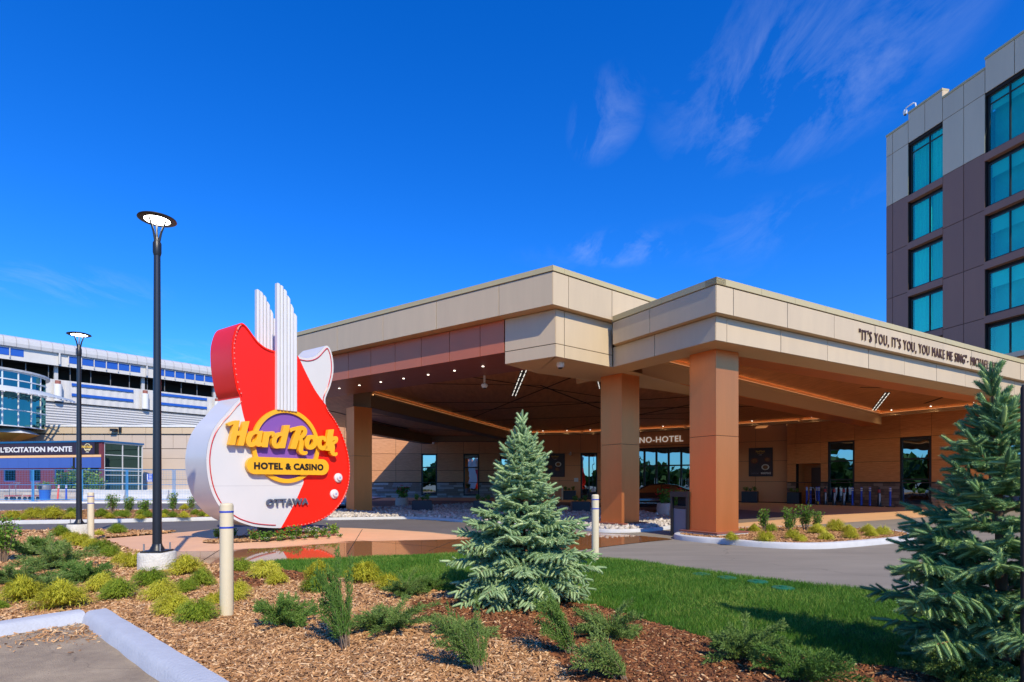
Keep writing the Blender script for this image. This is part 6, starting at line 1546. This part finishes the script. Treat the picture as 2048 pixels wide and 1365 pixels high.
# wood behind the viewer, seen only as a reflection in the glass
rng = np.random.default_rng(3); V = []; F = []; n = 24000
ang = rng.uniform(math.pi*0.88, math.pi*2.12, n); rad = rng.uniform(88, 112, n); hh = 0.62*(7+3*np.sin(ang*23)+2.5*np.sin(ang*61))*rng.random(n)**0.6
C0 = np.stack([rad*np.cos(ang), rad*np.sin(ang), hh+0.5], 1); A_ = rng.normal(size=(n, 3)); B_ = rng.normal(size=(n, 3)); A_ /= np.linalg.norm(A_, axis=1)[:, None]; B_ /= np.linalg.norm(B_, axis=1)[:, None]
s_ = rng.uniform(0.9, 2.0, n)[:, None]; Vq = np.stack([C0, C0+A_*s_, C0+(A_+B_)*s_, C0+B_*s_], 1).reshape(-1, 3)
wd_ = fast_mesh('distant_wood', Vq, [np.arange(n*4).reshape(-1, 4)]); wd_.materials.append(leafmat('wood_leaf', S(40,70,24), S(70,100,36), None, 0.2))
o = link(bpy.data.objects.new('distant_wood', wd_)); tag(o, 'dark green far-off wood beyond the car park', 'wood', kind='stuff')

# ---------------------------------------------------------------- lawn blades, bark chips, river stones
def pts_in(poly, n, rng):
    P = np.array(poly); lo, hi = P.min(0), P.max(0); Q = rng.uniform(lo, hi, size=(int(n), 2)); return Q[inside(Q, poly)]
def lawn(poly, n, rng):
    Q = pts_in(poly, n, rng)
    keep = rng.random(len(Q)) < np.clip(7.5/(Q[:, 1]), 0.45, 1.0); Q = Q[keep]; n = len(Q)
    a = rng.uniform(0, 6.283, n); h = rng.uniform(0.035, 0.075, n)*(0.85+0.3*np.sin(Q[:, 0]*3.1+1)*np.sin(Q[:, 1]*2.7)); w_ = rng.uniform(0.0022, 0.004, n)*np.clip(Q[:, 1]/6, 0.9, 1.6)
    ln = rng.uniform(0.01, 0.05, n); la = rng.uniform(0, 6.283, n)
    b = np.stack([Q[:, 0], Q[:, 1], np.full(n, 0.05)], 1); s_ = np.stack([np.cos(a)*w_, np.sin(a)*w_, np.zeros(n)], 1)
    tip = b+np.stack([np.cos(la)*ln, np.sin(la)*ln, h], 1)
    V = np.stack([b-s_, b+s_, tip], 1).reshape(-1, 3)
    me = fast_mesh('grass', V, [np.arange(n*3).reshape(-1, 3)]); me.materials.append(leafmat('grass_blade', S(48,98,24), S(92,142,42), S(164,180,84), 0.35, patch=0.9))
    return tag(link(bpy.data.objects.new('grass', me)), 'short bright green lawn in front of the drive', 'grass', kind='stuff')
rng = np.random.default_rng(21)
lawn(LAWN, 620000, rng)
def chips(name, Q, z, rng, big, mats, label):
    n = len(Q); PV = np.array([(-.5,-.5,0),(.5,-.5,0),(.5,.5,0),(-.5,.5,0),(-.42,0.1,1),(.38,-.1,1)]); PF = [np.array([(0,1,5),(2,3,4),(3,0,4),(1,2,5)]), np.array([(0,5,4,4)])[:0].reshape(0, 4), np.array([(1,2,5)])[:0]]
    PF = [np.array([(1,2,5),(3,0,4)]), np.array([(0,1,5,4),(2,3,4,5)])]
    a = rng.uniform(0, 6.283, n); ti = rng.normal(0, 0.35, n); ro = rng.normal(0, 0.4, n)
    ca, sa, ct, st_, cr_, sr = np.cos(a), np.sin(a), np.cos(ti), np.sin(ti), np.cos(ro), np.sin(ro); Z = np.zeros(n); O = np.ones(n)
    Rz = np.stack([np.stack([ca, -sa, Z], 1), np.stack([sa, ca, Z], 1), np.stack([Z, Z, O], 1)], 1); Ry = np.stack([np.stack([ct, Z, st_], 1), np.stack([Z, O, Z], 1), np.stack([-st_, Z, ct], 1)], 1); Rx = np.stack([np.stack([O, Z, Z], 1), np.stack([Z, cr_, -sr], 1), np.stack([Z, sr, cr_], 1)], 1)
    Rm = Rz@Ry@Rx; k = rng.uniform(0.6, 1.5, n)*big
    S_ = np.stack([0.034*k*rng.uniform(0.5, 1.7, n), 0.008*k*rng.uniform(0.6, 1.6, n), 0.006*k], 1)
    P = np.stack([Q[:, 0], Q[:, 1], z+rng.uniform(-0.002, 0.016, n)], 1)
    V, Fs = scatter(PV, PF, Rm, P, S_); me = fast_mesh(name, V, Fs); me.materials.append(mats)
    return tag(link(bpy.data.objects.new(name, me)), label, 'mulch', kind='stuff')
def chipmat(name, cols):
    m = leafmat(name, cols[0], cols[2], cols[3], 0.0, 0.85)
    return m
CM1 = chipmat('bark_chip', [S(110,75,44), None, S(190,142,94), S(236,202,154)]); CM2 = chipmat('fresh_bark_chip', [S(84,50,30), None, S(146,92,54), S(204,150,100)])
Q = pts_in(BED, 2300000, rng); Q = Q[(Q[:, 1] > 3.2) & (np.abs(Q[:, 0]) < 0.95*Q[:, 1]+0.5)]
keep = rng.random(len(Q)) < np.clip((5.2/Q[:, 1])**1.7, 0.06, 1.0); Q = Q[keep]
wob = 0.35*np.sin(Q[:, 0]*2.3)+0.25*np.sin(Q[:, 0]*5.1+Q[:, 1]*3)
dsp = np.hypot(Q[:, 0]-0.12, Q[:, 1]-6.4); redz = (dsp < 1.25+wob*0.5) | ((Q[:, 0] > 0.2+0.4*wob) & (Q[:, 1] < 6)) | ((Q[:, 1] > 8.1+wob) & (Q[:, 0] > -4.6) & (Q[:, 0] < -1))
redz &= (rng.random(len(Q)) < 0.85)
if len(Q) > 210000: sel = rng.permutation(len(Q))[:210000]; Q = Q[sel]; redz = redz[sel]
big = np.clip(Q[:, 1]/5.5, 0.95, 2.6)
chips('bark_mulch', Q[~redz], 0.045, rng, big[~redz], CM1, 'pale shredded bark mulch covering the front planting bed')
chips('dark_bark_mulch', Q[redz], 0.045, rng, big[redz], CM2, 'fresh reddish bark mulch round the young spruce')
for poly, nm, lb in ((IN_R, 'bark_mulch', 'bark mulch on the island at the front column'), (IN_L, 'bark_mulch', 'bark mulch on the island across the near road')):
    Q2 = pts_in(poly, 26000, rng); chips(nm, Q2, 0.106, rng, np.full(len(Q2), 1.9), CM1, lb)
Q2 = pts_in(FB, 4000, rng); chips('bark_mulch', Q2, 0.032, rng, np.full(len(Q2), 1.6), CM1, 'bark mulch in the little bed under the guitar sign')
# bark and grit that spilled into the corner of the lot
Q2 = rng.normal(size=(420, 2))*np.array([0.30, 0.22])+np.array([-4.25, 5.45]); tt = np.array([(q-np.array(CK)).dot(np.array(DRt)) for q in Q2]); ss = np.array([(q-np.array(CK)).dot(np.array(DL)) for q in Q2])
Q2 = Q2[(tt > 0.30) & (ss > 0.30)]; chips('spilled_bark', Q2, 0.006, rng, np.full(len(Q2), 0.9), CM1, 'scattered bark chips spilled in the corner of the parking lot')
# river stones
def stones_scatter(poly, n, rng):
    bm = bmesh.new(); bmesh.ops.create_icosphere(bm, subdivisions=1, radius=1.0)
    PV = np.array([v.co[:] for v in bm.verts]); PF = np.array([[v.index for v in f.verts] for f in bm.faces]); bm.free()
    Q = pts_in(poly, n, rng); keep = rng.random(len(Q)) < np.clip((20/Q[:, 1])**1.5, 0.2, 1); Q = Q[keep]; n = len(Q)
    D = rng.normal(size=(n, 3)); k = rng.uniform(0.045, 0.10, n)*np.clip(Q[:, 1]/20, 0.9, 1.6)
    S_ = np.stack([k*rng.uniform(0.7, 1.4, n), k*rng.uniform(0.7, 1.1, n), k*rng.uniform(0.5, 0.9, n)], 1)
    V, Fs = scatter(PV*(1+0.12*rng.normal(size=(len(PV), 1))), [PF], basis(D, rng), np.stack([Q[:, 0], Q[:, 1], 0.075+rng.uniform(0, 0.06, n)], 1), S_)
    me = fast_mesh('river_stones', V, Fs); me.materials.append(leafmat('river_stone', S(150,142,132), S(206,196,182), S(236,230,220), 0.0, 0.8))
    return tag(link(bpy.data.objects.new('river_stones', me)), 'pale rounded river stones on the island below the columns', 'stones', kind='stuff')
stones_scatter(IN_I, 42000, rng)
# green irrigation lids in the lawn
for i, (x, y) in enumerate([(2.85, 8.55), (3.12, 8.25), (3.42, 7.92), (3.55, 7.45)]):
    t = thing('valve_lid', (x, y, 0.06), ORD[i]+' green valve lid from the left along the lawn edge', 'valve lid', 'green valve lids')
    MB().lathe((x, y, 0.04), [(0.14, 0), (0.14, 0.035), (0.12, 0.042), (0.01, 0.045)], 20).build('lid', mat('lid_green', S(16,104,78), 0.5), t, smooth=0.5)
    MB().lathe((x, y, 0.086), [(0.05, 0), (0.05, 0.006)], 10).build('boss', MATS['lid_green'], t)
